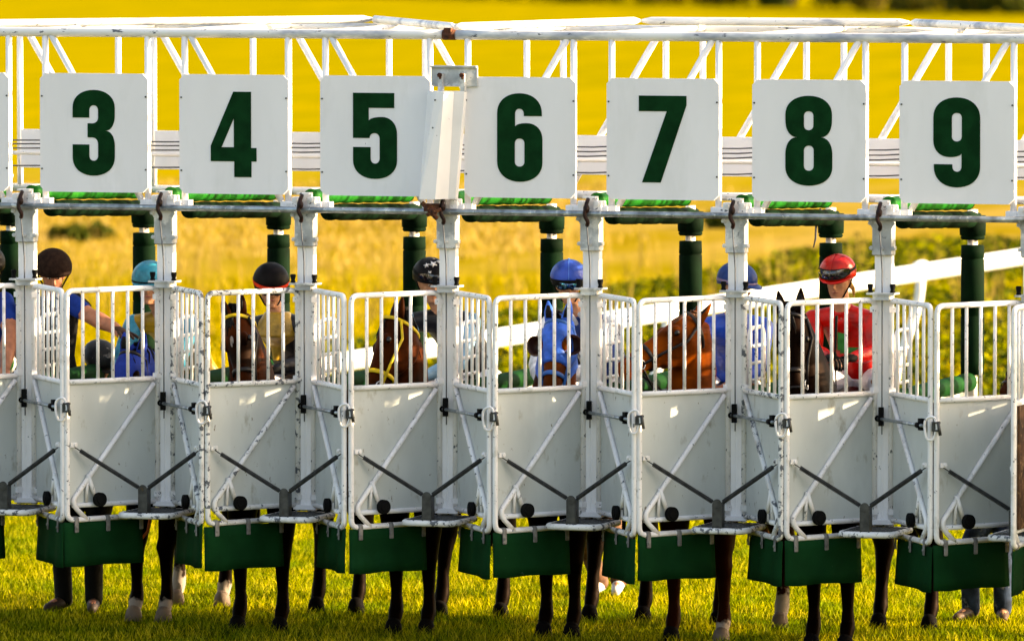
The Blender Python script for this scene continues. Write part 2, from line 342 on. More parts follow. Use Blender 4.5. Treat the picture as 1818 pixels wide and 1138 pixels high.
# ------------------------------------------------------------------ STARTING GATE
ZT, ZL, ZD, ZM, ZB, ZF = 3.989, 2.841, 2.31, 1.711, .90, .805
AP = .58; LX = .433; LEN = math.hypot(LX, AP); YR = 2.05
I0, I1 = -2, 11               # first and last post (post i stands at X=i; stall n lies between i=n-3 and n-2)
G = empty('starting_gate', (0, 0, 0)); G.scale = (PW, 1, 1); tag(G, 'long white tubular horse racing starting gate with barred doors and green padding', 'starting gate')
def leaf(o, worn):
    """door leaf; +x from hinge to free edge, outside is y*o"""
    t = empty('gate_door'); W = M['worn'] if worn else M['paint']; L_ = LEN
    q = MB(); R = .0185
    q.tube(rounded([(0,0,ZB-.04), (0,0,ZD), (L_-.01,0,ZD+.0), (L_-.01,0,ZF), (.16*L_,0,ZF+.005)], .055), R, 10)
    q.tube([(0,0,ZM),(L_-.01,0,ZM)], R*.95, 10); q.tube([(0.0,0,ZB),(L_-.05,0,ZB)], R*.9, 10)
    q.tube(rounded([(.035,o*.006,ZM-.03), (L_-.055,o*.006,ZB+.04), (L_-.065,o*.006,ZB-.01), (L_-.16,o*.003,ZF)], .03), R*.9, 10)
    for z in (ZM+.02, ZB+.05, ZD-.06): q.box((.0,0,z), (.05,.045,.035))
    q.box((L_-.05, o*.02, 1.30), (.05,.012,.03)); q.disc((L_-.06, o*.03, 1.30), (0,1,0), .012, .01, 10)
    q.build('door_frame', W, t)
    q = MB()
    for i in range(1, 6): q.tube([(L_*i/6-.003*i, 0, ZM), (L_*i/6-.003*i, 0, ZD)], .0115, 8)
    q.build('bars', M['paint'], t)
    q = MB(); q.box((L_/2-.005, -o*.012, (ZM+ZB)/2), (L_-.035, .008, ZM-ZB-.01)); q.build('panel', M['panel'], t)
    q = MB(); q.box((L_/2-.005, -o*.026, (ZM+ZB)/2), (L_-.05, .016, ZM-ZB-.03)); q.build('lining', M['lining'], t)
    q = MB(); c = V((L_-.235, o*.05, ZB+.035)); q.disc(c, (0,1,0), .047, .03, 24); q.disc(c+V((0,o*.012,0)), (0,1,0), .030, .018, 20); q.tube([c, c-V((0,o*.04,0))], .018, 10); q.build('buffer', M['rubber'], t)
    q = MB(); q.tube([(L_-.165, o*.012, ZB+.20), (L_-.215, o*.018, ZB+.06)], .015, 8); q.box((L_-.225, o*.018, ZB+.04), (.035,.014,.07)); q.tube([(L_-.165, o*.008, ZB+.20), (L_-.155, o*.008, ZB+.02)], .011, 8); q.build('buffer_bracket', M['paint'], t)
    # rubber flap, wavy, hung on tabs
    n = 14; a0, a1 = .17*L_, L_+.012; top = ZF-.01; hgt = .29; V_ = []; F_ = []
    for j in range(5):
        for i in range(n+1):
            u = a0+(a1-a0)*i/n; wv = o*(.008*math.sin(i*1.1+j*.3)*j/4 + .012*j/4)
            V_ += [(u, wv-.004, top-hgt*j/4-.004*math.sin(i*.7)), (u, wv+.004, top-hgt*j/4-.004*math.sin(i*.7))]
    def ix(i, j, s_): return (j*(n+1)+i)*2+s_
    for j in range(4):
        for i in range(n):
            F_ += [(ix(i,j,0),ix(i,j+1,0),ix(i+1,j+1,0),ix(i+1,j,0)), (ix(i,j,1),ix(i+1,j,1),ix(i+1,j+1,1),ix(i,j+1,1))]
    for i in range(n): F_ += [(ix(i,0,0),ix(i+1,0,0),ix(i+1,0,1),ix(i,0,1)), (ix(i,4,0),ix(i,4,1),ix(i+1,4,1),ix(i+1,4,0))]
    for j in range(4): F_ += [(ix(0,j,0),ix(0,j,1),ix(0,j+1,1),ix(0,j+1,0)), (ix(n,j,0),ix(n,j+1,0),ix(n,j+1,1),ix(n,j,1))]
    q = MB(); q.add(V_, F_, True); fl = q.build('rubber_flap', M['flap'], t)
    for u in (.20, .56, .90):
        q = MB(); x = u*L_; q.tube([(x-.016,0,ZF),(x+.016,0,ZF)], .024, 12); q.box((x, o*.021, ZF-.04), (.032,.006,.085), 0, .004); q.disc((x, o*.026, ZF-.05), (0,1,0), .010, .008, 8)
        q.build('flap_clamp', M['clamp'], t)
    return t
PL = {(-1, 0): leaf(-1, False), (1, 0): leaf(1, False), (-1, 1): leaf(-1, True), (1, 1): leaf(1, True)}   # one of each kind, then copies
used = {}
def put_leaf(o, worn, X, ang):
    p = PL[(o, worn)]
    t = p if not used.get((o, worn)) else copy_tree(p)
    used[(o, worn)] = 1; t.parent = G; t.location = (X, -.03, 0); t.rotation_euler = (0, 0, ang+math.radians(random.uniform(-.9, .9)))
    for ch in t.children:
        if ch.name.startswith('rubber_flap'): ch.rotation_euler = (math.radians(random.uniform(-.5, .5)), math.radians(random.uniform(-1.2, 1.2)), 0)
    return t
# ---- posts with their fittings
def post():
    t = empty('post'); q = MB()
    q.box((-.031, 0, (.86+2.62)/2), (.056,.06,2.62-.86), 0, .006); q.box((.031, 0, (.86+2.62)/2), (.056,.06,2.62-.86), 0, .006); q.box((0,.01,(.88+2.6)/2), (.012,.07,1.72))
    q.box((.0, .0, .885), (.16,.12,.03)); q.build('column', M['paint2'], t)
    q = MB(); q.box((0, -.02, 2.715), (.136,.085,.235), 0, .006)
    q.add([(-.10,-.066,2.835),(.10,-.066,2.835),(.068,-.066,2.775),(-.068,-.066,2.775),(-.10,-.058,2.835),(.10,-.058,2.835),(.068,-.058,2.775),(-.068,-.058,2.775)], [(3,2,1,0),(4,5,6,7),(0,1,5,4),(1,2,6,5),(2,3,7,6),(3,0,4,7)], False)
    for x in (-.074, .074): q.box((x, -.03, 2.645), (.022,.03,.022)); q.disc((x, -.06, 2.645), (0,1,0), .014, .016, 6)
    for x in (-.078, .078): q.disc((x, -.072, 2.805), (0,1,0), .014, .016, 6)
    q.disc((0, -.068, 2.645), (0,1,0), .014, .016, 6)
    q.build('sleeve', M['galvp'], t)
    q = MB()      # clamp above the rail
    q.box((-.055,-.02,2.885), (.06,.10,.075), 0, .006); q.box((.055,-.02,2.885), (.06,.10,.075), 0, .006); q.box((0,.02,2.90), (.07,.05,.10)); q.box((0,-.06,2.945), (.085,.06,.012))
    for x in (-.055, .055): q.disc((x,-.075,2.905), (0,1,0), .016,.014, 6)
    q.box((-.10,-.03,2.868), (.045,.07,.03)); q.box((.10,-.03,2.868), (.045,.07,.03))
    q.build('rail_clamp', M['paint'], t)
    q = MB(); q.tube(rounded([(0,-.10,2.935),(0,-.14,2.90),(-.012,-.145,2.83),(.014,-.14,2.79),(.0,-.12,2.765)], .03), .014, 8); q.ell((0,-.135,2.875),(.022,.022,.03)); q.build('hook', M['hook'], t)
    q = MB(); q.tube([(.0,-.125,2.77),(.004,-.072,2.5),(.004,-.068,1.45)], .0045, 6); q.build('release_cable', M['cable'], t)
    q = MB(); q.box((0,-.04,2.353), (.19,.13,.012)); q.box((0,-.045,2.33),(.11,.09,.035)); q.build('hinge_plate', M['galvp'], t)
    q = MB()
    for x in (-.082, .07): q = MB(); q.tube([(x,-.05,2.355),(x,-.05,2.37),(x,-.05,2.375),(x,-.05,2.405),(x,-.05,2.415)], [.017,.017,.013,.02,.017], 10); q.build('rubber_knob', M['rubber'], t)
    return t
def step():
    t = empty('step_platform')
    pl = [(-.18,0),( .18,0),(.18,-.36),(.165,-.43),(.13,-.455),(-.13,-.455),(-.165,-.43),(-.18,-.36)]
    q = MB(); q.prism(pl[::-1], .820, .848); q.tube([(x*1.0, y, .834) for x, y in pl], .021, 8, closed=True); q.build('step_edge', M['worn'], t)
    q = MB()
    for i in range(9):
        for j in range(7): q.box((-.144+i*.036, -.06-j*.055, .851), (.02,.032,.010))
    q.box((0,-.22,.850),(.31,.40,.006)); q.build('tread', M['steel'], t)
    q = MB(); q.box((-.028,-.43,.93), (.008,.07,.165)); q.box((.028,-.43,.93), (.008,.07,.165)); q.box((0,-.40,.92), (.05,.008,.14)); q.disc((0,-.462,1.01),(0,1,0),.030,.008,16); q.box((0,-.462,.93),(.05,.006,.14)); q.build('spring_bracket', M['steel'], t)
    return t
p0 = post(); s0 = step()
def divider():
    t = empty('divider')
    q = MB(); q.box((0,1.05,1.30), (.045,1.90,.66), 0, .008); q.build('side_panel', M['panel'], t)
    def pad(pts, r, name, m, rings_):
        q = MB(); a, b = V(pts[0]), V(pts[1]); n = 24; P = []; R = []
        for i in range(n+1):
            f = i/n; P.append(a+(b-a)*f); R.append(r*(1-.10*(1 if i in rings_ else 0)))
        q.tube(P, R, 16, round_end=False); q.build(name, m, t)
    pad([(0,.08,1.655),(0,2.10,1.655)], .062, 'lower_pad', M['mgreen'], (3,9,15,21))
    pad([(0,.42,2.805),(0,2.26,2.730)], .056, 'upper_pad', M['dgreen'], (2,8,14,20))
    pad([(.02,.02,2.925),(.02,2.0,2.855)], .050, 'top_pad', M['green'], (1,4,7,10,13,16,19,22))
    q = MB(); z = 2.74; R = []; P = []
    for zz, r_ in ((2.76,.09),(2.68,.09),(2.63,.088),(2.625,.078),(2.615,.085),(2.60,.075),(2.598,.045)): P.append((0,2.2,zz)); R.append(r_)
    q.tube(P, R, 20)
    P = []; R = []
    for zz, r_ in ((2.565,.045),(2.562,.078),(2.48,.080),(2.474,.072),(2.468,.080),(2.10,.080),(2.094,.074),(2.088,.080),(1.80,.080),(1.70,.078)): P.append((0,2.2,zz)); R.append(r_)
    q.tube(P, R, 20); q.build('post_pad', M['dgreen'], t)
    q = MB(); q.tube([(0,2.2,1.2),(0,2.2,2.80)], .035, 10); q.tube([(0,0.05,2.955),(0,2.2,2.945)], .02, 8); q.build('rear_post', M['paint'], t)
    q = MB()      # climbing loop
    q.tube(rounded([(.03,.16,1.66),(.03,.16,2.10),(.03,.50,2.10),(.03,.50,1.66)], .08), .014, 8)
    for z in (1.76,1.87,1.98): q.tube([(.03,.16,z),(.03,.50,z)], .012, 8)
    q.build('ladder_loop', M['paint'], t)
    return t
d0 = divider()
def spring(a, b):
    q = MB(); a = V(a); b = V(b); ax = (b-a).normalized(); q.tube([a, a+ax*.05], .004, 6); q.tube([b-ax*.02, b], .004, 6)
    a2 = a+ax*.045; b2 = b-ax*.02; L_ = (b2-a2).length; n = int(L_/.0085); u = ax.orthogonal().normalized(); v = ax.cross(u); P = []
    for i in range(n*8+1):
        t = i/8*2*PI; P.append(a2+(b2-a2)*(i/(n*8))+u*(.0125*math.cos(t))+v*(.0125*math.sin(t)))
    q.tube(P, .0036, 5); q.tube([a2, b2], .0085, 6); return q
sprR = spring((-.055-LX*.90, -.03-AP*.93+.0, 1.285), (-.02,-.44,1.01)).build('door_spring', M['spring'], G)
sprL = spring((.055+LX*.90, -.03-AP*.93+.0, 1.285), (.02,-.44,1.01)).build('door_spring', M['spring'], G)
def latch():
    t = empty('door_latch'); q = MB(); dx, dy = LX/LEN, -AP/LEN; ox, oy = dy, -dx
    def pt(u, w_, z): return (.055+dx*u+ox*w_, -.03+dy*u+oy*w_, z)
    q.tube([pt(-.06,.075,1.55), pt(LEN-.02,.05,1.55)], .011, 8); q.build('latch_rod', M['galv'], t)
    q = MB(); q.tube([pt(-.09,.077,1.55), pt(-.04,.077,1.55)], .020, 10); q.box((-.0,-.075,1.565),(.03,.03,.12)); q.build('latch_block', M['rubber'], t); q = MB(); q.tube([pt(LEN-.12,.053,1.55), pt(LEN-.06,.053,1.55)], .019, 10); q.box(pt(LEN-.09,.035,1.555), (.05,.03,.075), math.atan2(dy,dx)); q.build('latch_block', M['rubber'], t)
    q = MB(); c = V((.5,-AP-.075,1.545)); q.tube(rounded([c+V((-.045,0,.05)),c+V((.02,-.01,.075)),c+V((.045,-.01,.0)),c+V((.01,-.0,-.085)),c+V((-.03,0,-.08)),c+V((-.045,0,-.02))], .03, closed=True), .008, 8, closed=True); q.build('latch_ring', M['paint'], t)
    q = MB(); q.box(c+V((.022,.02,.0)), (.040,.04,.055)); q.box(c+V((.035,.0,.03)), (.05,.04,.012), .3); q.box(c+V((.04,.0,-.02)), (.03,.04,.012), -.3); q.tube([c+V((.05,-.02,.04)),c+V((.065,-.02,-.05))], .011, 8); q.build('latch_hook', M['steel'], t)
    return t
l0 = latch()
def frame(front, dirn):
    """truss bay in stall-centre coordinates"""
    q = MB()
    for x in (-.368, .368): q.tube([(x,0,ZT),(x,0,ZL+.02)], .0215, 12)
    if front:
        for x in (-.368, .368): q.box((x,0,ZL+.03), (.085,.08,.04))
        q.tube([(-.33*dirn,0,ZT-.01),(.32*dirn,0,ZL+.05)], .022, 12)
    else:
        q.tube([(-.33*dirn,0,ZT-.01),(.33*dirn,0,ZL+.05)], .024, 12)
    return q
frames = {}
for fr in (True, False):
    for dn in (1, -1):
        frames[(fr, dn)] = frame(fr, dn).build('front_frame' if fr else 'rear_frame', M['paint2'], G)
usedF = set(); first = {'post':1,'step':1,'div':1,'sR':1,'sL':1,'lat':1}
def inst(key, proto, X, tree=True):
    if first[key]: o = proto; first[key] = 0
    else: o = copy_tree(proto)
    o.parent = G; o.location = (X, 0, 0); return o
wornset_R = {4}; wornset_L = {4, 8}
angL = math.atan2(-AP, LX); angR = math.atan2(-AP, -LX)
for i in range(I0, I1+1):
    inst('post', p0, i); inst('step', s0, i); inst('div', d0, i)
    if i > I0: inst('sR', sprR, i)
    if i not in (I1, 7): inst('sL', sprL, i)
for st in range(I0+3, I1+3-0):
    i = st-3
    if i+1 > I1: break
    c = i+.5
    op = st == 10
    put_leaf(-1, int(st in wornset_L), i+.055, angL if not op else math.radians(-89))
    put_leaf(1, int(st in wornset_R), i+1-.055, angR)
    if not op: inst('lat', l0, i)
    dn = 1 if st <= 5 else -1
    for fr in (True, False):
        o = frames[(fr, dn)]
        if (fr, dn) in usedF: o = o.copy(); COL.objects.link(o)
        usedF.add((fr, dn)); o.location = (c, 0 if fr else YR, 0)
    q = MB(); q.box((c, YR-.03, 3.14), (.70,.012,.265), 0, .003); q.build('rear_plate', M['board'], G)
# long rails
def part(q, name, m): return q.build(name, m, G)
xa, xb = I0-.1, I1+.1
for x0_, x1_ in ((xa, 2.97), (3.03, xb)):
    q = MB(); n = 30; q.tube([(x0_+(x1_-x0_)*k/n, 0, ZT) for k in range(n+1)], .031, 16); part(q, 'top_rail', M['rail'])
q = MB(); q.tube([(2.96,0,ZT),(3.05,0,ZT)], .034, 16); q.box((3.0,-.01,ZT+.03),(.05,.05,.03)); part(q, 'rail_coupling', M['rust'])
q = MB(); q.tube([(xa,-.105,ZL),(xb,-.105,ZL)], .0205, 14); part(q, 'front_rail', M['galv'])
q = MB(); q.tube([(xa,YR,ZT),(xb,YR,ZT)], .028, 12); part(q, 'top_rail', M['rail'])
q = MB(); q.tube([(xa,YR,ZL+.03),(xb,YR,ZL+.03)], .028, 12); part(q, 'rear_rail', M['paint'])
q = MB(); q.tube([(xa,.9,3.155),(xb,.9,3.14)], .014, 10); part(q, 'middle_rail', M['paint2'])
for z0, z1, y_ in ((3.225,3.215,.8),(3.245,3.255,.85),(3.20,3.185,.7),(3.075,3.09,.8)):
    q = MB(); P = []
    for k in range(0, 53): f = k/52; P.append((xa+(xb-xa)*f, y_, z0+(z1-z0)*f-.012*abs(math.sin(k*PI/4))-.004*math.sin(k*1.7)))
    q.tube(P, .0052, 6); part(q, 'cable', M['cable'])
# roof bracing laid across the top, zigzag between the two top rails
zz = [(-2.2,YR,.05),(-.4,0.1,.05),(1.75,YR,.055),(3.0,.1,.05),(3.75,YR-.2,.06),(5.6,YR,.055),(7.4,.1,.05),(9.6,YR,.05),(11,0.1,.05)]
for a, b in zip(zz[:-1], zz[1:]):
    q = MB(); a_ = V((a[0],a[1],ZT+a[2])); b_ = V((b[0],b[1],ZT+b[2])); d_ = (b_-a_).normalized()*.03; q.tube([a_+d_*.3, a_+d_*2.5, b_-d_*2.5, b_-d_*.3], [.012,.027,.027,.012], 12); part(q, 'roof_brace', M['rail'])
for i in range(I0, I1+1):
    q = MB(); q.tube([(i+.14,0,ZT+.012),(i+.14,YR,ZT+.012)], .02, 10); part(q, 'roof_tie', M['rail'])
# sloping sheet cover box in front of the coupling between boards 5 and 6
q = MB()
def hull(bot, top):
    n = len(bot); q.add([*bot, *top], [tuple(range(n-1,-1,-1)), tuple(range(n, 2*n))]+[(k,(k+1)%n,n+(k+1)%n,n+k) for k in range(n)], False)
yb = -.10
tp = [(2.885,yb,3.625),(2.975,yb-.10,3.625),(3.035,yb-.105,3.625),(3.075,yb-.02,3.625),(3.145,yb-.01,3.625),(3.145,yb+.05,3.625),(2.885,yb+.05,3.625)]
bt = [(2.825,yb,2.925),(2.875,yb-.15,2.925),(2.985,yb-.14,2.925),(3.035,yb-.02,2.925),(3.08,yb-.01,2.925),(3.08,yb+.05,2.925),(2.825,yb+.05,2.925)]
hull(bt, tp)
cb = q.build('coupling_cover', M['paint2'], G)
q = MB()
for k in range(4):
    z = 3.0+k*.18; fx = (z-2.925)/.7
    q.disc((2.875+.045*fx, yb-.02, z), (1,-.2,0), .006,.008,6); q.disc((2.93+.05*fx, yb-.135+.03*fx, z+.03), (0,1,0), .006,.008,6)
q.build('rivets', M['steel'], cb)
q = MB(); q.box((3.06,-.06,3.72),(.32,.02,.13)); q.box((3.06,-.075,3.785),(.32,.04,.012)); q.box((2.975,-.09,3.68),(.03,.04,.12)); q.box((3.13,-.09,3.68),(.03,.04,.12)); part(q, 'cover_hanger', M['galvp'])
for x in (2.975, 3.13): q = MB(); q.disc((x,-.12,3.73),(0,1,0),.016,.02,6); q.tube([(x,-.12,3.73),(x,-.1,3.70),(x,-.1,3.63)],.009,6); part(q, 'hanger_bolt', M['rust'])
q = MB(); q.tube([(5.0-.02,2.02,2.80),(5.0-.045,2.0,2.70),(5.0-.05,2.0,2.60),(5.0-.065,2.0,2.54)], [.010,.009,.008,.005], 6); part(q, 'loose_strap', M['cable'])
q = MB(); q.tube([(.95,.5,1.0),(.80,.45,.84),(.72,.42,.76),(.70,.42,.66),(.65,.42,.60),(.58,.42,.60)], .010, 8); part(q, 'orange_cord', mat('orange_cord', (.5,.10,.02), .6))
q = MB(); q.box((2.93,-.15,2.87),(.10,.06,.05),.2); q.tube([(2.87,-.17,2.90),(2.98,-.19,2.80)],.016,8); q.tube([(2.9,-.16,2.82),(3.0,-.17,2.86)],.013,8); q.ell((2.95,-.18,2.84),(.03,.02,.03)); part(q, 'coupling_clamp', M['rust'])

# ------------------------------------------------------------------ number boards
def pathpts(cmds):
    P = []; cur = None
    for c in cmds:
        if c[0] == 'L': cur = (c[1], c[2]); P.append(cur)
        else:
            x0, y0 = cur; x1, y1 = c[1], c[2]; kx = .60
            if c[0] == 'V': c1 = (x0, y0+kx*(y1-y0)); c2 = (x1-kx*(x1-x0), y1)
            else: c1 = (x0+kx*(x1-x0), y0); c2 = (x1, y1-kx*(y1-y0))
            for k in range(1, 11):
                t = k/10; m_ = 1-t
                P.append((m_**3*x0+3*m_*m_*t*c1[0]+3*m_*t*t*c2[0]+t**3*x1, m_**3*y0+3*m_*m_*t*c1[1]+3*m_*t*t*c2[1]+t**3*y1))
            cur = (x1, y1)
    return P
def rrect(x0, y0, x1, y1):
    r = (x1-x0)/2; xm = (x0+x1)/2
    return [('L',x0,y0+r),('V',xm,y0),('H',x1,y0+r),('L',x1,y1-r),('V',xm,y1),('H',x0,y1-r)]
six = [('L',225,585),('L',225,572),('V',115,472),('H',3,572),('L',3,810),('V',115,912),('H',228,815),('L',228,702),('V',150,620),('H',92,641),('L',92,575),('V',114,549),('H',136,575),('L',136,585)]
DG = {
 3: (3.0, (383,465,611,922), [[('L',383,613),('L',383,560),('V',497,465),('H',611,560),('L',611,600),('V',560,682),('H',611,765),('L',611,820),('V',497,922),('H',383,825),('L',383,756),('L',473,756),('L',473,815),('V',497,842),('H',521,815),('L',521,755),('V',488,718),('L',464,718),('L',464,643),('L',488,643),('H',521,612),('L',521,575),('V',497,547),('H',473,575),('L',473,613)]]),
 4: (3.0, (1117,485,1362,937), [[('L',1238,485),('L',1333,485),('L',1333,782),('L',1362,782),('L',1362,854),('L',1335,854),('L',1335,937),('L',1243,937),('L',1243,854),('L',1117,854),('L',1117,772)], [('L',1241,625),('L',1241,779),('L',1175,779)]]),
 5: (2.845, (526,464,747,894), [[('L',526,464),('L',733,464),('L',733,539),('L',605,539),('L',605,606),('V',672,584),('H',747,672),('L',747,800),('V',637,894),('H',526,800),('L',526,735),('L',614,735),('L',614,790),('V',637,817),('H',660,790),('L',660,695),('V',634,665),('H',609,690),('L',526,690)]]),
 6: (2.845, (3,472,228,912), [six, rrect(91,697,139,836)]),
 7: (2.845, (723,484,957,913), [[('L',723,484),('L',957,484),('L',957,530),('L',831,913),('L',739,913),('L',860,561),('L',723,561)]]),
 8: (2.845, (161,480,389,922), [[('L',274,480),('H',387,572),('L',387,600),('V',332,684),('H',389,768),('L',389,830),('V',274,922),('H',161,830),('L',161,768),('V',217,684),('H',161,600),('L',161,572),('V',274,480)], rrect(251,556,297,649), rrect(251,725,299,848)]),
 9: (2.845, (3,472,228,912), [six, rrect(91,697,139,836)]),
}
def numeral(n):
    sc_, (bx0, by0, bx1, by1), paths = DG[n]; cx, cy = (bx0+bx1)/2, (by0+by1)/2; sx = 1/(sc_*269*math.cos(TH)); sz = 1/(sc_*269)
    cu = bpy.data.curves.new('numeral', 'CURVE'); cu.dimensions = '2D'; cu.fill_mode = 'BOTH'; cu.extrude = .0015
    for p in paths:
        P = pathpts(p); sp = cu.splines.new('POLY'); sp.points.add(len(P)-1); sp.use_cyclic_u = True
        for k, (x, y) in enumerate(P):
            X_, Y_ = (x-cx)*sx, -(y-cy)*sz
            if n == 9: X_, Y_ = -X_, -Y_
            sp.points[k].co = (X_, Y_, 0, 1)
    o = bpy.data.objects.new('tmp', cu); COL.objects.link(o); bpy.context.view_layer.update()
    me = bpy.data.meshes.new_from_object(o.evaluated_get(bpy.context.evaluated_depsgraph_get())); bpy.data.objects.remove(o)
    for v in me.vertices: x, y, z = v.co; v.co = (x, -.0085-z-.0015, y)
    me.update(); me.materials.clear(); me.materials.append(M['num']); return me
WORDS = {2:'two',3:'three',4:'four',5:'five',6:'six',7:'seven',8:'eight',9:'nine',10:'ten'}
for n in range(2, 11):
    c = n-3+.5+(.012 if n == 6 else 0); z = (3.714+2.94)/2; t = empty('number_board', (c*PW, -.045, z))
    lab = {2:'blank right edge of a white number board cut off at the left of the photo', 10:'blank left edge of a white number board cut off at the right of the photo'}.get(n, 'white number board with a dark green %d above a stall' % n)
    tag(t, lab, 'number board', 'number boards on the starting gate')
    hw, hh, ch = .380, .392, .036
    q = MB(); V_ = []
    for y in (-.008, .008):
        V_ += [(-hw,y,-hh+ch),(-hw+ch,y,-hh),(hw-ch,y,-hh),(hw,y,-hh+ch),(hw,y,hh-ch),(hw-ch,y,hh),(-hw+ch,y,hh),(-hw,y,hh-ch)]
    q.add(V_, [tuple(range(8)), tuple(range(15,7,-1))]+[(k,(k+1)%8,8+(k+1)%8,8+k) for k in range(8)], False); q.build('board', M['board'], t)
    q = MB()
    for x in (-.366,.366):
        for z_ in (-.24,.24): q.disc((x,-.011,z_),(0,1,0),.006,.006,8)
    q.build('bolt', M['steel'], t)
    if n in DG:
        o = bpy.data.objects.new('numeral', numeral(n)); COL.objects.link(o); o.parent = t
# ------------------------------------------------------------------ PEOPLE
ZUP = V((0, 0, 1))
def cloth(name, col, rough=.6, var=.12, spots=None, sheen=0, scale=14, bump=.5, **k): k.setdefault('spec', .12); return mat(name, col, rough, 0, var, scale, bump, spots=spots, sheen=sheen, **k)
SKIN = mat('skin', (.50, .23, .13), .5, 0, .08, 20, .05)
SKIN2 = mat('ruddy_skin', (.42, .16, .09), .5, 0, .12, 20, .05)
EYEW = mat('eye_white', (.6, .55, .5), .3); LIP = mat('lips', (.38, .10, .08), .5); DARK = mat('dark_brow', (.05, .02, .01), .8)
BLK = cloth('black_cloth', (.003, .003, .003), .7); BOOTM = mat('boot_leather', (.008, .007, .007), .3, 0, .3, 10)
LENS = mat('goggle_lens', (.01, .012, .02), .08, .3, coat=1, spec=.8); LENSB = mat('blue_goggle_lens', (.01, .08, .22), .08, .8, coat=1, spots=((.02,.4,.5), .5, 25, .1))
def basis(f, up=ZUP):
    f = V(f).normalized(); r = f.cross(up).normalized(); u = r.cross(f).normalized(); return f, u, r   # r = the figure's own right
def headrings(H, f, u, r, k=1.0):
    S_ = [(-.125,.030,.025,.060),(-.112,.045,.045,.040),(-.085,.060,.070,.022),(-.045,.067,.085,.010),(0,.074,.094,.0),(.04,.077,.097,-.004),(.08,.070,.088,-.008),(.11,.050,.062,-.010),(.125,.022,.03,-.010)]
    return [(H+u*(z*k)+f*(oy*k), r, ra*k, f, rb*k) for z, ra, rb, oy in S_]
def figure(name_label, P, face, up=ZUP, skin=SKIN, torso=BLK, sleeve=None, legs=BLK, boots=BOOTM, helmet=None, short=False, gloves=None, group=None, vox=.011, lower=True, k=1.0, hands_open=False, sash=None):
    """P: world joints H,N,C,W (head, neck base, chest, waist/pelvis), SL,SR,EL,ER,HL,HR, KL,KR,AL,AR (ankles), TL,TR toes"""
    base = V((P['W'].x, P['W'].y, min(P['AL'].z, P['AR'].z)-.07)); t = empty('person', base); tag(t, name_label, 'person', group)
    def rel(p): return V(p)-base
    Q = {a: rel(b) for a, b in P.items()}; f, u, r = basis(face, up)
    sr = (Q['SR']-Q['SL']).normalized(); sp = (Q['N']-Q['W']).normalized(); fw = sp.cross(sr)*-1; fw.normalize()
    def torso_rings(g, q0=0):
        return [(Q['W']-sp*.10, sr, .13*g, fw, .10*g), (Q['W'], sr, .165*g, fw, .12*g), (Q['W']*.65+Q['C']*.35, sr, .145*g, fw, .105*g), (Q['C'], sr, .165*g, fw, .12*g), (Q['C']*.45+Q['N']*.55, sr, .175*g, fw, .11*g), (Q['N']-sp*.035, sr, .13*g, fw, .085*g), (Q['N']+sp*.01, sr, .065*g, fw, .06*g)]
    q = MB(); q.loft(torso_rings(.93)); q.loft(headrings(Q['H'], f, u, r, k))
    nk = Q['H']-u*.06-f*.015
    q.tube([Q['N']-sp*.05, Q['N'], nk], [.07,.056,.052], 14, True)
    # face: nose, brow, chin, ears
    H = Q['H']
    q.tube([H+f*.090*k+u*.012, H+f*.112*k-u*.030, H+f*.095*k-u*.040], [.008,.014,.010], 8, True)
    for s in (-1, 1):
        q.ell(H+r*(s*.077*k)-u*.015-f*.01, (.010,.018,.030), (r, f, u), 8, 6); q.ell(H+f*.078*k+r*(s*.030)+u*.022, (.022,.014,.009), (r, f, u), 8, 6)
        q.ell(H+f*.062*k+r*(s*.038)-u*.03, (.022,.022,.022), (r, f, u), 8, 6)
    q.ell(H+f*.080*k-u*.108, (.022,.018,.016), (r, f, u), 8, 6); q.ell(H+f*.090*k-u*.066, (.024,.012,.008), (r, f, u), 8, 6)
    for s in 'LR':
        ba = 1.3 if short else 1.0; q.tube([Q['S'+s], Q['S'+s]*.5+Q['E'+s]*.5, Q['E'+s], Q['E'+s]*.6+Q['H'+s]*.4, Q['H'+s]], [.052,.050*ba,.040*ba,.045*ba,.030*ba], 12, True)
        # hand: palm, four curled fingers, thumb
        a = (Q['H'+s]-Q['E'+s]).normalized(); side = a.cross(ZUP); side = side.normalized() if side.length > .1 else sr; dn = a.cross(side).normalized()
        if dn.z > 0: dn = -dn
        pc = Q['H'+s]+a*.045; q.loft([(Q['H'+s]-a*.01, side, .026, dn, .02), (pc, side, .040, dn, .016), (Q['H'+s]+a*.085, side, .040, dn, .013)], 12)
        cv = .25 if hands_open else .85
        for i in range(4):
            o_ = Q['H'+s]+a*.085+side*((i-1.5)*.022*(1.3 if hands_open else 1)); ln = (.038,.043,.040,.032)[i]; sp_ = side*((i-1.5)*.010 if hands_open else 0)
            p1 = o_+a*ln*.9+dn*ln*cv*.5+sp_; p2 = p1+a*ln*.5*(1-cv)+dn*ln*.8*cv+a*ln*.2+sp_; p3 = p2+dn*ln*.4*cv-a*ln*.35*cv+a*ln*.4*(1-cv)
            q.tube([o_-a*.01, p1, p2, p3], [.0095,.009,.0085,.007], 8, True)
        inn = side*(1 if (sr.dot(side) > 0) == (s == 'L') else -1)
        q.tube([Q['H'+s]+a*.02+inn*.022, Q['H'+s]+a*.05+inn*.05+dn*.012, Q['H'+s]+a*.085+inn*.052+dn*.03], [.013,.011,.008], 8, True)
    hips = {'L': Q['W']-sp*.06-sr*.085, 'R': Q['W']-sp*.06+sr*.085}
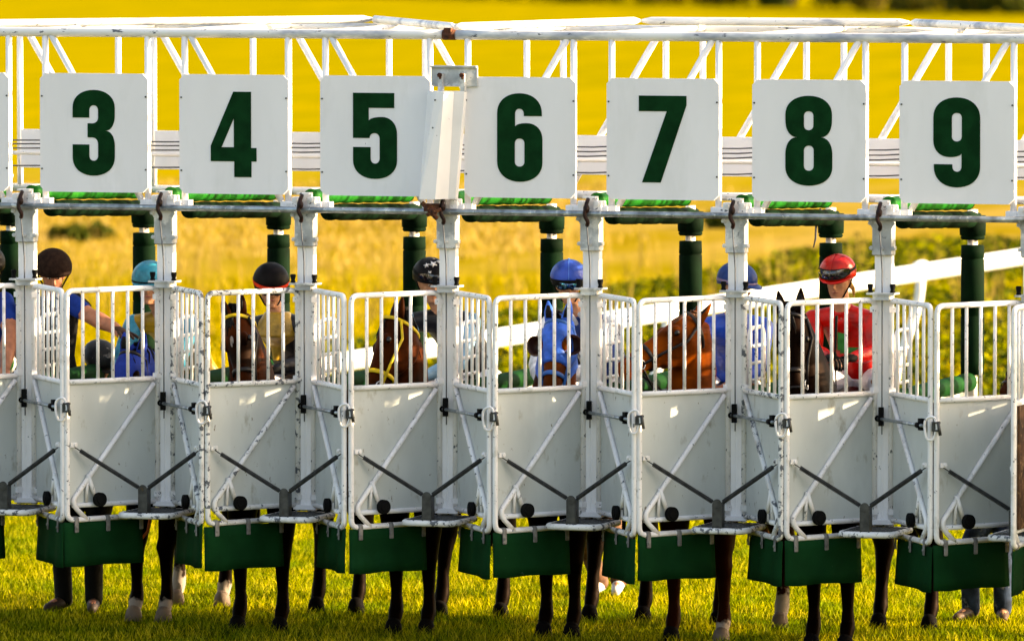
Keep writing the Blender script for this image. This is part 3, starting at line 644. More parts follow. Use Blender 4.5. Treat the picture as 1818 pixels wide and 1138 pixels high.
    for s in 'LR':
        q.tube([hips[s], hips[s]*.5+Q['K'+s]*.5, Q['K'+s], Q['K'+s]*.65+Q['A'+s]*.35, Q['A'+s], Q['A'+s]-ZUP*.02], [.085,.078,.055,.054,.036,.034], 14, True)
        q.tube([Q['A'+s]-ZUP*.03, Q['A'+s]*.4+Q['T'+s]*.6, Q['T'+s]], [.036,.034,.026], 10, True)
    q.build('body', skin, t, voxel=.008, smooth=2)
    # clothes
    q = MB(); q.loft(torso_rings(1.06)[:-1]); q.tube([Q['N']-sp*.05, Q['N']+sp*.012], [.075,.068], 14)
    for s in 'LR': q.ell(Q['S'+s], (.066,.066,.066)) ; q.tube([Q['C']*.3+Q['N']*.7, Q['S'+s]], [.09,.066], 12, True)
    q.build('shirt' if short else 'silks', torso, t, voxel=vox, smooth=2)
    for s in 'LR':
        q = MB(); e = Q['S'+s]*.35+Q['E'+s]*.65 if short else Q['H'+s]*.93+Q['E'+s]*.07
        if short: q.tube([Q['S'+s], Q['S'+s]*.6+Q['E'+s]*.4, e], [.068,.068,.064], 14, True)
        else: q.tube([Q['S'+s], Q['S'+s]*.5+Q['E'+s]*.5, Q['E'+s], Q['E'+s]*.5+Q['H'+s]*.5, e], [.070,.068,.060,.054,.036], 14, True)
        q.build('sleeve', sleeve or torso, t, voxel=vox, smooth=2)
    if gloves:
        for s in 'LR':
            q = MB(); a = (Q['H'+s]-Q['E'+s]).normalized(); side = a.cross(ZUP).normalized(); dn = a.cross(side).normalized()
            if dn.z > 0: dn = -dn
            q.loft([(Q['H'+s]-a*.03, side, .036, dn, .032), (Q['H'+s]+a*.03, side, .042, dn, .025), (Q['H'+s]+a*.09, side, .046, dn, .022)], 12)
            cv = .25 if hands_open else .85
            for i in range(4):
                o_ = Q['H'+s]+a*.085+side*((i-1.5)*.022*(1.3 if hands_open else 1)); ln = (.038,.043,.040,.032)[i]; sp_ = side*((i-1.5)*.010 if hands_open else 0)
                p1 = o_+a*ln*.9+dn*ln*cv*.5+sp_; p2 = p1+a*ln*.5*(1-cv)+dn*ln*.8*cv+a*ln*.2+sp_; p3 = p2+dn*ln*.4*cv-a*ln*.35*cv+a*ln*.4*(1-cv)
                q.tube([o_-a*.01, p1, p2, p3], [.012,.0115,.011,.0095], 8, True)
            q.build('glove', gloves, t)
    q = MB(); q.loft([(Q['W']-sp*.115, sr, .12, fw, .10), (Q['W']-sp*.05, sr, .175, fw, .135), (Q['W']+sp*.04, sr, .168, fw, .125)])
    for s in 'LR':
        end = Q['A'+s] if boots is not BOOTM else Q['K'+s]*.75+Q['A'+s]*.25
        q.tube([hips[s], hips[s]*.5+Q['K'+s]*.5, Q['K'+s], end], [.10,.092,.070,.060 if boots is BOOTM else .062], 14, True)
    q.build('trousers', legs, t, voxel=vox, smooth=2)
    for s in 'LR':
        q = MB(); A, K_, T_ = Q['A'+s], Q['K'+s], Q['T'+s]
        if boots is BOOTM: q.tube([K_*.88+A*.12, K_*.6+A*.4, A*.85+K_*.15, A-ZUP*.02], [.062,.062,.044,.046], 14, True)
        q.tube([A-ZUP*.025-(T_-A).normalized()*.03, A*.5+T_*.5-ZUP*.012, T_-ZUP*.005], [.044,.042,.032], 12, True); q.build('boot', boots, t)
    # eyes, brows, lips
    if helmet != 'down':
        for s in (-1, 1):
            q = MB(); q.ell(H+f*.086*k+r*(s*.031)+u*.008, (.014,.008,.007), (r, f, u), 10, 6); ey = q.build('eye', EYEW, t)
            q = MB(); q.ell(H+f*.093*k+r*(s*.031)+u*.007, (.006,.004,.006), (r, f, u), 8, 6); q.build('pupil', DARK, ey)
            q = MB(); q.tube([H+f*.090*k+r*(s*.014)+u*.026, H+f*.090*k+r*(s*.032)+u*.031, H+f*.076*k+r*(s*.052)+u*.024], [.003,.004,.002], 6); q.build('eyebrow', DARK, t)
        q = MB(); q.tube([H+f*.088*k-r*.022-u*.066, H+f*.098*k-u*.063, H+f*.088*k+r*.022-u*.066], [.003,.006,.003], 8, True); q.build('mouth', LIP, t)
    return t, Q, (f, u, r)
def helmet(t, Q, B, m, peak=0, name='helmet', band=None, gog=None, gogup=True, strap=True, sz=1.0, seam=None):
    f, u, r = B; H = Q['H']+u*.046*sz-f*.004
    q = MB(); n = 28; R = []
    for j in range(11):
        a = j/10*PI/2*.99; rr = math.cos(a); R.append([H+r*(.122*sz*rr*math.cos(2*PI*i/n))+f*(.142*sz*rr*math.sin(2*PI*i/n))+u*(.117*sz*math.sin(a)-.0) for i in range(n)])
    lower = [[H+r*(.118*sz*math.cos(2*PI*i/n))+f*(.137*sz*math.sin(2*PI*i/n))-u*(.014*sz+.035*sz*(1-math.sin(2*PI*i/n))*.5) for i in range(n)]]
    q.rings(lower+R, cap=True)
    hm = q.build(name, m, t)
    if peak:
        q = MB(); V_ = []; F_ = []; N_ = 14
        for i in range(N_+1):
            a = math.radians(20+140*i/N_); b = math.sin((a-math.radians(20))/math.radians(140)*PI)
            p = H+r*(.120*sz*math.cos(a))+f*(.139*sz*math.sin(a))-u*.018; o_ = p+f*(peak*b*.9+.004)-u*(.014*b)
            V_ += [p+u*.004, o_+u*.003, o_-u*.003, p-u*.005]
        for i in range(N_):
            for j in range(4): F_.append((i*4+j, (i+1)*4+j, (i+1)*4+(j+1)%4, i*4+(j+1)%4))
        q.add(V_, F_); q.build('peak', m, hm)
    def ringband(z0, z1, g, m_, nm, tilt=0):
        q = MB(); k_ = 36; S0 = []
        for z, gg in ((z0, g), (z0+(z1-z0)*.5, g*1.012), (z1, g)):
            e = math.sqrt(max(.05, 1-(z/.118)**2)) if z > 0 else .985
            S0.append([H+r*(.122*sz*e*gg*math.cos(2*PI*i/k_))+f*(.142*sz*e*gg*math.sin(2*PI*i/k_))+u*(z+tilt*math.sin(2*PI*i/k_))*sz for i in range(k_)])
        q.rings(S0, cap=False); return q.build(nm, m_, hm)
    if band: ringband(*band[:3], band[3], 'band', *(band[4:] or ()))
    if seam:
        q = MB()
        for a in (0, PI/2): q.tube([H+(r*math.sin(a)*.123+f*math.cos(a)*.143)*(sz*math.cos(b))+u*(.118*sz*math.sin(b)) for b in [PI*i/16 for i in range(17)]], .0018, 5)
        q.ell(H+u*.119*sz, (.008,.008,.006)); q.build('seam', seam, hm)
    if strap:
        q = MB()
        for s in (-1, 1): q.tube([H+r*(s*.112*sz)-u*.02+f*.03, H+r*(s*.086)-u*.08+f*.035, H+r*(s*.045)-u*.150+f*.065, H-u*.172+f*.07], .006, 6)
        q.build('chin_strap', BLK, hm)
    if gog:
        g = MB(); zc = .030 if gogup else -.036; e = (.975 if gogup else .80); pts = []
        kx, ky = .122*sz, .142*sz; N_ = 22; V_ = []; F_ = []
        for i in range(N_+1):
            a = math.radians(28+124*i/N_); b = abs(math.sin((a-math.radians(28))/math.radians(124)*PI)); hh = .010+.020*min(1, b*1.8); hh *= (1-.35*math.exp(-((i-N_/2)/2.0)**2)) if not gogup else 1
            c = H+r*(kx*e*1.03*math.cos(a))+f*(ky*e*1.03*math.sin(a)+.012*b)+u*zc
            V_ += [c-u*hh, c+f*.010*b-u*hh*.5, c+f*.014*b, c+f*.010*b+u*hh*.5, c+u*hh]
        for i in range(N_):
            for j in range(4): F_.append((i*5+j, (i+1)*5+j, (i+1)*5+j+1, i*5+j+1))
        g.add(V_, F_); go_ = g.build('goggles', gog, hm)
        q = MB(); q.tube([V_[i*5+4]+u*.002 for i in range(N_+1)], .004, 6); q.tube([V_[i*5]-u*.002 for i in range(N_+1)], .004, 6); q.build('goggle_rim', BLK, go_)
        ringband(zc-.010, zc+.010, 1.01 if gogup else .95, BLK, 'goggle_strap')
    return hm
def jockey(label, hx, top, Y, face, torso, sleeve, cap, lean=(0, 0), hands=None, skin=SKIN, dz=0, up=ZUP, sw=.20, turn=0.0, **k):
    """seated rider; hx,top = photo pixel of the helmet top; Y depth of the head"""
    H = at(hx, top+47, Y); N = H+V((lean[0]*.3, .05+lean[1]*.3, -.20)); C = N+V((lean[0]*.4, .14, -.18)); W = C+V((lean[0]*.3, .14, -.26))
    ct, st_ = math.cos(turn), math.sin(turn)
    sv = V((ct, st_, 0))*sw; P = dict(H=H, N=N, C=C, W=W, SL=N+sv+V((0, 0, -.075)), SR=N-sv+V((0, 0, -.075)))
    hl, hr = hands if hands else (V((.07, -.42, -.62)), V((-.07, -.42, -.62)))
    P['HL'] = H+V(hl); P['HR'] = H+V(hr)
    for s in 'LR':
        m_ = (P['S'+s]+P['H'+s])/2; P['E'+s] = m_+V((.07 if s == 'L' else -.07, .05, -.09))
    for s, g in (('L', 1), ('R', -1)):
        P['K'+s] = W+V((g*.24, -.44, -.03)); P['A'+s] = W+V((g*.25, -.16, -.46)); P['T'+s] = P['A'+s]+V((g*.02, -.15, -.03))
    WH = k.pop('breeches', BREECH)
    t, Q, B = figure(label, P, face, up, skin, torso, sleeve, WH, BOOTM, group='jockeys seated on horses in the starting stalls', **k)
    hm = helmet(t, Q, B, **cap); return t, Q, B, hm
BREECH = cloth('white_breeches', (.75, .72, .78), .7, .06)
SATIN = dict(rough=.38, var=.22, scale=9, bump=1.0, spec=.35)
RED = cloth('red_satin', (.56, .003, .002), **SATIN); GRN = cloth('green_cloth', (.01, .20, .03), **SATIN); TURQ = cloth('turquoise_satin', (.005, .25, .40), **SATIN)
YEL = cloth('yellow_satin', (.40, .23, .006), **SATIN); GOLD = cloth('gold_satin', (.42, .25, .03), **SATIN); BLUE = cloth('royal_blue_satin', (.005, .07, .50), **SATIN)
NAVY = cloth('navy_cloth', (.006, .03, .16), **SATIN); LBLUE = cloth('pale_blue_satin', (.20, .42, .62), **SATIN); WHT = cloth('white_satin', (.72, .74, .80), **SATIN)
BSAT = cloth('black_satin', (.008, .008, .012), **SATIN); TSH = cloth('blue_tshirt', (.004, .035, .25), .8); VEST = cloth('black_vest', (.008, .008, .009), .85)
CAPBR = mat('brown_velvet_helmet', (.022, .012, .009), .85, 0, .2, 40, .1, spots=((.12,.09,.07), .72, 60, .04), spec=.05); CAPBK = mat('black_helmet', (.004, .003, .004), .5, 0, .2, 20, spec=.08)
STARS = mat('black_silk_white_marks', (.004, .004, .006), .45, 0, .2, 12, .2, spots=((.30,.27,.25), .66, 17, .015), spec=.1); NAVYH = cloth('navy_helmet', (.010, .045, .20), .45)
REDH = cloth('red_helmet_silk', (.62, .006, .003), **SATIN); BLUEH = cloth('blue_helmet_silk', (.006, .06, .42), **SATIN); TURH = cloth('turquoise_helmet_silk', (.005, .28, .42), **SATIN)
TOCAM = (CAM-V((4, 1, 2.4))).normalized(); TOCAM.z = 0; TOCAM.normalize()      # horizontal direction of the stand where the camera is
def look(side, down): r_ = TOCAM.cross(ZUP); v = TOCAM+V((RT.x, RT.y, 0))*side-ZUP*down; return v.normalized()   # side>0: towards photo right

# seven stalls: riders ------------------------------------------------
t, Q, B, hm = jockey('jockey in turquoise helmet and sleeves with yellow body in stall 3', 266, 458, 1.25, look(-.15, .15), YEL, TURQ, dict(m=TURH, peak=.045, band=(-.020,-.004,1.01,BLK), seam=None), lean=(.22, 0))
t, Q, B, hm = jockey('jockey in black helmet with a red band and a shiny gold collar in stall 4', 481, 462, 1.05, look(.15, .3), BSAT, BSAT, dict(m=CAPBK, peak=0, band=(-.014, .010, 1.02, cloth('red_band', (.75,.04,.015), .5), -.010), gog=LENS, gogup=False), lean=(.10, 0), hands=(V((.12, -.30, -.54)), V((.02, -.32, -.52))), gloves=BLK)
q = MB(); sp = (Q['N']-Q['W']).normalized(); fw = V((0, -1, 0))
q.tube(rounded([Q['N']+V((-.10,.02,.02)), Q['N']+V((-.06,-.07,-.02)), Q['N']+V((.05,-.08,-.02)), Q['N']+V((.12,.02,.02))], .05), [.05]*12+[.05]*0, 10, True) if False else None
q.loft([(Q['N']+V((0,0,.03)), V((1,0,0)), .085, fw, .085), (Q['N']+V((0,-.01,-.04)), V((1,0,0)), .13, fw, .11), (Q['N']+V((.0,-.03,-.13)), V((1,0,0)), .145, fw, .128), (Q['C']+V((-.04,-.04,-.02)), V((1,0,0)), .08, fw, .118), (Q['C']+V((-.06,-.05,-.12)), V((1,0,0)), .03, fw, .10)])
q.build('collar_yoke', GOLD, t, voxel=.011, smooth=1)
t, Q, B, hm = jockey('jockey in black silks and black helmet with white stars in stall 5', 764, 453, 1.15, look(.35, .35), BSAT, LBLUE, dict(m=STARS, peak=.0, gog=LENS), lean=(.20, 0), turn=.3, skin=SKIN)
f_, u_, r_ = B; Hc = Q['H']+u_*.046
for az_, el_, sz_ in ((75,62,.030),(118,42,.020),(62,30,.018),(100,22,.014),(135,68,.018),(40,52,.022)):
    a_, e_ = math.radians(az_), math.radians(el_); n_ = (r_*(math.cos(a_)*math.cos(e_)*1.05)+f_*(math.sin(a_)*math.cos(e_)*.95)+u_*math.sin(e_)).normalized()
    c_ = Hc+r_*(.1235*math.cos(a_)*math.cos(e_))+f_*(.1435*math.sin(a_)*math.cos(e_))+u_*(.1185*math.sin(e_)); x_ = n_.cross(u_).normalized(); y_ = x_.cross(n_)
    q = MB(); q.rings([[c_+n_*d_+x_*((sz_ if k % 2 else sz_*.42)*math.sin(k*PI/5))+y_*((sz_ if k % 2 else sz_*.42)*math.cos(k*PI/5)) for k in range(10)] for d_ in (-.004,.0015)]); q.build('star', WHT, hm)
t, Q, B, hm = jockey('jockey in blue helmet with mirrored blue goggles and navy and white silks in stall 6', 1010, 457, 1.15, look(.0, .10), NAVY, WHT, dict(m=BLUEH, peak=0, band=(-.022, -.002, 1.02, BLK), gog=LENSB, gogup=False, seam=cloth('seam_blue', (.1,.3,.8))), lean=(.18, 0))
for s in (-1, 1):
    q = MB(); q.tube([Q['N']+V((s*.035,-.085,.0)), Q['C']+V((s*.05,-.135,.06)), Q['C']+V((s*.05,-.14,-.08))], [.018,.024,.02], 8, True); q.build('braces', WHT, t)
t, Q, B, hm = jockey('jockey in plain blue silks and peaked navy helmet turned to the right in stall 7', 1308, 461, 1.1, look(1.3, .25), BLUE, BLUE, dict(m=NAVYH, peak=.06, band=(-.020, -.002, 1.015, cloth('mauve_band', (.20,.16,.28)))), lean=(-.12, 0), turn=.5, skin=SKIN)
t, Q, B, hm = jockey('jockey in red silks and red helmet with raised goggles looking down in stall 8', 1488, 448, 1.0, look(-.35, .30), RED, RED, dict(m=REDH, peak=.016, gog=LENS, gogup=True, seam=cloth('seam_red', (.3,.004,.004))), lean=(.06, 0), hands=(V((.17, -.28, -.50)), V((.05, -.34, -.50))), gloves=BLK)
q = MB(); q.tube([Q['H']-B[0]*.07-B[1]*.06+RT*.05, Q['H']-B[0]*.09-B[1]*.10+RT*.065, Q['H']-B[0]*.08-B[1]*.15+RT*.07], [.022,.014,.004], 10, True); q.build('hair', mat('blond_hair', (.45,.27,.08), .6, 0, .3, 60, .4), t)
q = MB(); c = Q['C']; q.box(c+V((-.03,-.158,.04)), (.045,.012,.26)); q.box(c+V((.03,-.160,-.09)), (.13,.010,.04)); q.build('green_cross', GRN, t)
q = MB(); q.tube([Q['HR']+V((.05,-.05,.28)), Q['HR']+V((.04,-.05,0)), Q['HR']+V((.05,-.05,-.22))], [.010,.006,.004], 8); q.ell(Q['HR']+V((.04,-.05,.02)), (.012,.012,.03))
wh = q.build('riding_whip', BLK, None, loc=t.location); tag(wh, 'black riding whip held upright by the jockey in red', 'whip')

# handlers ------------------------------------------------------------
def stand(foot, hd, sw=.20, turn=0.0, hands=None, knee=0, Y=None):
    """foot, head: world points"""
    d = hd-foot; N = hd+V((-d.x*.10, .03, -.19)); W = foot+V((d.x*.35, .06, 0)); W.z = foot.z+.93; C = N*.6+W*.4
    ct, st_ = math.cos(turn), math.sin(turn); sv = V((ct, st_, 0))*sw
    P = dict(H=hd, N=N, C=C, W=W, SL=N+sv+V((0,0,-.07)), SR=N-sv+V((0,0,-.07)))
    hl, hr = hands if hands else (W+V((.28,-.05,-.05)), W+V((-.28,-.05,-.05)))
    P['HL'] = hl; P['HR'] = hr
    for s in 'LR': m_ = (P['S'+s]+P['H'+s])/2; P['E'+s] = m_+V((.05 if s == 'L' else -.05, .06, -.05))
    for s, g in (('L', 1), ('R', -1)):
        P['A'+s] = foot+V((g*.11, 0, .085)); P['K'+s] = foot+V((g*.12, -.03, .50))*1.0; P['T'+s] = P['A'+s]+V((g*.05, -.17, -.045))
    return P
# on the divider between stalls 2 and 3, leaning over the horse in stall 3
hd = at(94, 486, .95); P = stand(V((hd.x-.10, 1.05, hd.z-1.72)), hd, hands=(at(205, 583, .75), at(40, 640, .8)), sw=.21)
P['EL'] = at(158, 560, .85); P['SL'] = at(126, 538, .92); P['SR'] = at(45, 540, .92)
P['W'] = V((hd.x-.06, 1.10, 1.66)); P['C'] = P['N']*.6+P['W']*.4
for s_, g_ in (('L',1),('R',-1)): P['A'+s_] = V((hd.x-.06+g_*.1,1.1,1.06)); P['K'+s_] = V((hd.x-.06+g_*.14,.92,1.36)); P['T'+s_] = P['A'+s_]+V((0,-.12,-.04))
t, Q, B = figure('person in blue t-shirt and brown helmet reaching an arm over the stall 3 horse', P, look(.15, .42), ZUP, SKIN2, VEST, TSH, BLK, BOOTM, short=True, gloves=mat('brown_gloves', (.05,.02,.012), .7), hands_open=True)
helmet(t, Q, B, CAPBR, 0, sz=1.06)
q = MB(); q.tube([Q['N']+V((.06,.08,-.02)), Q['N']+V((.12,.08,.03)), Q['N']+V((.20,.06,-.04)), Q['SL']+V((.03,.02,0))], [.04,.05,.05,.04], 12, True); q.build('collar', VEST, t)
# crouching by the horse in stall 3, standing on the grass
ft = at(140, 1084, 1.55); ft.z = 0; hd = at(176, 645, 1.35)
P = stand(ft, hd, hands=(at(215, 720, 1.1), at(150, 760, 1.2)))
t, Q, B = figure('person in black with a black helmet with painted grey highlights standing beside the horse in stall 3', P, look(.6, .6), ZUP, SKIN2, BLK, BLK, BLK, mat('brown_boots', (.03,.015,.01), .6), vox=.012)
helmet(t, Q, B, mat('scuffed_black_helmet', (.015,.014,.014), .5, 0, .2, 20, spots=((.30,.27,.25), .60, 12, .06)), .02)  # grey blotches put highlights into the black helmet's colour
# at the left edge, stall 2
hd = at(-22, 478, 1.0); P = stand(V((hd.x, 1.05, hd.z-1.70)), hd, hands=(at(10, 650, .6), at(-60, 650, .7))); P['EL'] = at(18, 590, .8); P['SL'] = at(8, 535, .95)
P['W'] = V((hd.x-.06, 1.10, 1.66)); P['C'] = P['N']*.6+P['W']*.4
for s_, g_ in (('L',1),('R',-1)): P['A'+s_] = V((hd.x-.06+g_*.1,1.1,1.06)); P['K'+s_] = V((hd.x-.06+g_*.14,.92,1.36)); P['T'+s_] = P['A'+s_]+V((0,-.12,-.04))
t, Q, B = figure('person in blue shirt cut off by the left edge of the photo, one hand lowered', P, look(0, .5), ZUP, SKIN2, TSH, TSH, BLK, BOOTM, short=True)
helmet(t, Q, B, CAPBK, 0)
# behind stall 6: brown trousers and white trainer
TRAIN = mat('white_trainer', (.62, .58, .55), .6, 0, .1, 20); BRN = cloth('brown_trousers', (.14, .07, .045), .8, .25)
ft = at(1062, 1050, 3.6); ft.z = 0; hd = V((ft.x-.05, 3.5, 1.60)); P = stand(ft, hd); P['AL'] = V((ft.x+.12, 3.7, .12)); P['TL'] = P['AL']+V((.02,-.14,-.06)); P['AR'] = V((ft.x-.08, 3.9, .085)); P['TR'] = P['AR']+V((0,-.16,-.04))
t, Q, B = figure('person in brown trousers and white trainers walking behind stall 6', P, look(0, .1), ZUP, SKIN, BLK, BLK, BRN, TRAIN, vox=.014)
helmet(t, Q, B, CAPBK, 0)
JEAN = cloth('blue_jeans', (.02, .035, .07), .85, .3, spots=((.18,.21,.25), .60, 12, .1))
ft = at(1752, 1078, 2.75); ft.z = 0; hd = V((ft.x+.45, 2.6, 1.30)); P = stand(ft, hd, hands=(V((ft.x+.5,2.2,.95)), V((ft.x+.35,2.2,.9)))); P['N'] = hd+V((-.10,.05,-.12)); P['SL'] = P['N']+V((.08,.18,-.05)); P['SR'] = P['N']+V((-.08,-.18,-.05)); P['C'] = P['N']*.6+P['W']*.4; P['EL'] = P['SL']+V((.1,-.1,-.25)); P['ER'] = P['SR']+V((.05,-.1,-.25))
t, Q, B = figure('person in faded blue jeans and brown boots bending behind stall 9', P, V((.8,-.3,-.5)), ZUP, SKIN, cloth('dark_blue_jacket', (.01,.03,.12), .8), None, JEAN, mat('brown_work_boots', (.07,.035,.02), .6, 0, .3, 30), vox=.013)
helmet(t, Q, B, CAPBK, 0)

# ------------------------------------------------------------------ HORSES
def coat_mat(name, c, c2, hi, sock=None, star=None, points=(.0012,.0008,.0008), zp=.85, zp2=1.2):
    """coat colour with dark points, deepened by painted shade under the gate, and optional white sock height, read from the horse's own height coordinate"""
    m = mat(name, c, .50, 0, .2, 4.0, .25, col2=c2, spec=.045); N = m.node_tree.nodes; L = m.node_tree.links; b = N['Principled BSDF']; b.inputs['Specular Tint'].default_value = (.75,.28,.09,1)
    old = b.inputs['Base Color'].links[0].from_socket; g = N.new('ShaderNodeTexCoord'); sx = N.new('ShaderNodeSeparateXYZ'); L.new(g.outputs['Object'], sx.inputs[0])
    r_ = N.new('ShaderNodeMapRange'); r_.inputs['From Min'].default_value = zp; r_.inputs['From Max'].default_value = zp2; L.new(sx.outputs['Z'], r_.inputs['Value'])
    x = N.new('ShaderNodeMix'); x.data_type = 'RGBA'; L.new(r_.outputs[0], x.inputs['Factor']); x.inputs['A'].default_value = (*points, 1); L.new(old, x.inputs['B']); out = x.outputs['Result']  # dark points below, deepened to stand in for the shade on the legs
    L.new(out, b.inputs['Base Color']); return m
BAY = coat_mat('dark_bay_coat', (.070,.013,.002), (.006,.002,.001), 0); DBAY = coat_mat('black_brown_coat', (.005,.0015,.001), (.002,.001,.0008), 0)
CHES = coat_mat('chestnut_coat', (.24,.045,.004), (.035,.007,.001), 0, points=(.016,.003,.001)); BAY2 = coat_mat('bay_coat', (.13,.026,.003), (.015,.003,.001), 0)
MANE = mat('black_mane', (.003,.002,.002), .6, 0, .3, 60, .4, spec=.15); MANEC = mat('chestnut_mane', (.12,.035,.010), .5, 0, .3, 60, .4)
HOOF = mat('hoof', (.004,.003,.003), .8, spec=.05); HOOFL = mat('pale_hoof', (.17,.12,.09), .7); SOCK = mat('white_sock', (.27,.22,.19), .9, 0, .15, 30, .4, spots=((.08,.05,.04), .60, 22, .08))
STRAP = mat('bridle_leather', (.010,.006,.005), .35, 0, .3, 20); BIT = mat('bit_steel', (.6,.6,.6), .25, 1.0); HEYE = mat('horse_eye', (.004,.003,.003), .15, spec=.4)
def horse(label, c, Yf, fx, hx, poll, muz, fore, coat, mane, socks=(), Yh=None, bridle=None, brow=None, hood=None, blink=None, scale=1.0, group='horses in the starting stalls', star=False, tailx=0, ears=1.0, fy=None, hy=None):
    """c centre X; fx,hx front/hind hoof X (left, right); poll,muz world points; fore = direction the forehead faces"""
    c *= PW; Yh = Yh or Yf+1.25; base = V((c, Yf+.6, 0)); t = empty('horse', base); tag(t, label, 'horse', group)
    R = lambda x, y, z: V((x, y, z))-base
    q = MB(); X = V((1,0,0)); Y = V((0,1,0)); Z = ZUP
    # trunk, chest to rump
    secs = [(-.26,1.22,.10,.14),(-.20,1.22,.19,.24),(-.05,1.24,.235,.30),(.15,1.24,.25,.33),(.45,1.21,.275,.33),(.75,1.20,.28,.31),(1.0,1.24,.27,.29),(1.2,1.28,.265,.29),(1.4,1.27,.23,.27),(1.53,1.23,.15,.19),(1.60,1.22,.06,.09)]
    ks = (Yh-Yf)/1.25; q.loft([(R(c, Yf+y*(ks if y > .15 else 1), z), X, a, Z, b) for y, z, a, b in secs], 24)
    # withers
    q.loft([(R(c, Yf+y, z), X, a, Z, b) for y, z, a, b in ((-.1,1.42,.06,.10),(.1,1.50,.07,.10),(.3,1.50,.07,.08),(.5,1.45,.08,.06))], 14)
    p = V(poll)-base; m_ = V(muz)-base; ha = (m_-p).normalized(); hl = (m_-p).length; f_ = V(fore); f_ = (f_-ha*f_.dot(ha)).normalized(); sd = ha.cross(f_).normalized()
    # neck
    n0 = R(c, Yf-.02, 1.32); n1 = R(c, Yf-.18, 1.45); pn = p-f_*.06+ha*.02; md = n1*.5+pn*.5+V((0, .06, .03)); cs = []
    pts = [n0, n1, md, pn]; wd = [(.19,.29),(.165,.27),(.125,.205),(.092,.145)]
    for i, (a, b) in enumerate(zip(pts, wd)):
        d_ = (pts[min(i+1,3)]-pts[max(i-1,0)]).normalized(); s_ = d_.cross(Y if abs(d_.dot(Y)) < .95 else Z); s_ = (X if i < 2 else (X*.5+sd*.5*(1 if sd.x > 0 else -1))); s_ = (s_-d_*s_.dot(d_)).normalized(); v_ = d_.cross(s_).normalized(); cs.append((a, s_, b[0], v_, b[1]))
    q.loft(cs, 20)
    # head
    hs = [(u__, a__*1.10, b__*1.12, o__*1.12) for u__, a__, b__, o__ in ((-.02,.060,.075,-.055),(.06,.085,.115,-.075),(.20,.100,.135,-.085),(.36,.092,.130,-.085),(.52,.066,.095,-.055),(.68,.056,.076,-.035),(.84,.058,.066,-.030),(.94,.056,.060,-.038),(1.0,.040,.042,-.045))]
    q.loft([(p+ha*(hl*u_)+f_*o_, sd, a, f_, b) for u_, a, b, o_ in hs], 20)
    for s in (-1, 1):
        q.ell(p+ha*(hl*.30)+f_*.020+sd*(s*.075), (.032,.05,.03), (sd, ha, f_), 10, 8)      # brow over the eye
        q.ell(p+ha*(hl*.40)-f_*.13+sd*(s*.045), (.030,.11,.075), (sd, ha, f_), 12, 8)       # jowl
        q.ell(p+ha*(hl*.92)+f_*.004+sd*(s*.036), (.024,.035,.026), (sd, ha, f_), 10, 8)     # nostril
    # legs
    def lg(pts, rr, n=14): q.tube([V(a)-base for a in pts], rr, n, True)
    hoofs = []
    for i, (x, s) in enumerate(zip(fx, (-1, 1))):
        yf = Yf+(fy[i] if fy else 0); sx = c+s*.13
        xa_ = sx*.35+x*.65
        lg([(sx, Yf-.03, 1.20),(sx*.8+x*.2, Yf-.02, .98),(xa_, yf-.01, .76),(xa_*.4+x*.6, yf-.015, .56),(x, yf-.02, .50),(x, yf, .43),(x, yf+.01, .27),(x, yf+.012, .19),(x, yf-.005, .145),(x, yf-.04, .075)], [.14,.125,.098,.070,.066,.050,.038,.046,.052,.042])
        hoofs.append((x, yf-.05, i, 'f'))
    for i, (x, s) in enumerate(zip(hx, (-1, 1))):
        yf = Yh+(hy[i] if hy else 0); sx = c+s*.14
        xa_ = sx*.4+x*.6
        lg([(sx, Yh+.05, 1.22),(sx, Yh-.08, 1.0),(xa_, Yh+.0, .80),(xa_*.4+x*.6, yf+.08, .62),(x, yf+.10, .53),(x, yf+.06, .44),(x, yf+.02, .29),(x, yf+.01, .19),(x, yf-.005, .145),(x, yf-.04, .075)], [.21,.19,.125,.078,.070,.054,.042,.048,.052,.042])
        hoofs.append((x, yf-.05, i+2, 'h'))
    if socks:
        coat = coat.copy(); N = coat.node_tree.nodes; L = coat.node_tree.links; bs = N['Principled BSDF']; out = bs.inputs['Base Color'].links[0].from_socket
        tc = N.new('ShaderNodeTexCoord'); nz = N.new('ShaderNodeTexNoise'); nz.inputs['Scale'].default_value = 16; L.new(tc.outputs['Object'], nz.inputs['Vector'])
        for x, y, i, w_ in hoofs:
            if i not in socks: continue
            o_ = V((x, y, 0))-base; sb = N.new('ShaderNodeVectorMath'); sb.operation = 'SUBTRACT'; L.new(tc.outputs['Object'], sb.inputs[0]); sb.inputs[1].default_value = (o_.x, o_.y+.03, 0)
            ml = N.new('ShaderNodeVectorMath'); ml.operation = 'MULTIPLY'; L.new(sb.outputs[0], ml.inputs[0]); ml.inputs[1].default_value = (9, 7, 1/socks[i]); ln_ = N.new('ShaderNodeVectorMath'); ln_.operation = 'LENGTH'; L.new(ml.outputs[0], ln_.inputs[0])
            ad = N.new('ShaderNodeMath'); ad.operation = 'ADD'; L.new(ln_.outputs['Value'], ad.inputs[0]); L.new(nz.outputs['Fac'], ad.inputs[1])
            mr = N.new('ShaderNodeMapRange'); mr.inputs['From Min'].default_value = 1.62; mr.inputs['From Max'].default_value = 1.45; L.new(ad.outputs[0], mr.inputs['Value'])
            mx = N.new('ShaderNodeMix'); mx.data_type = 'RGBA'; L.new(mr.outputs[0], mx.inputs['Factor']); L.new(out, mx.inputs['A']); mx.inputs['B'].default_value = (.30,.25,.22,1); out = mx.outputs['Result']
        L.new(out, bs.inputs['Base Color'])
    q.build('body', coat, t, voxel=.014, smooth=3)
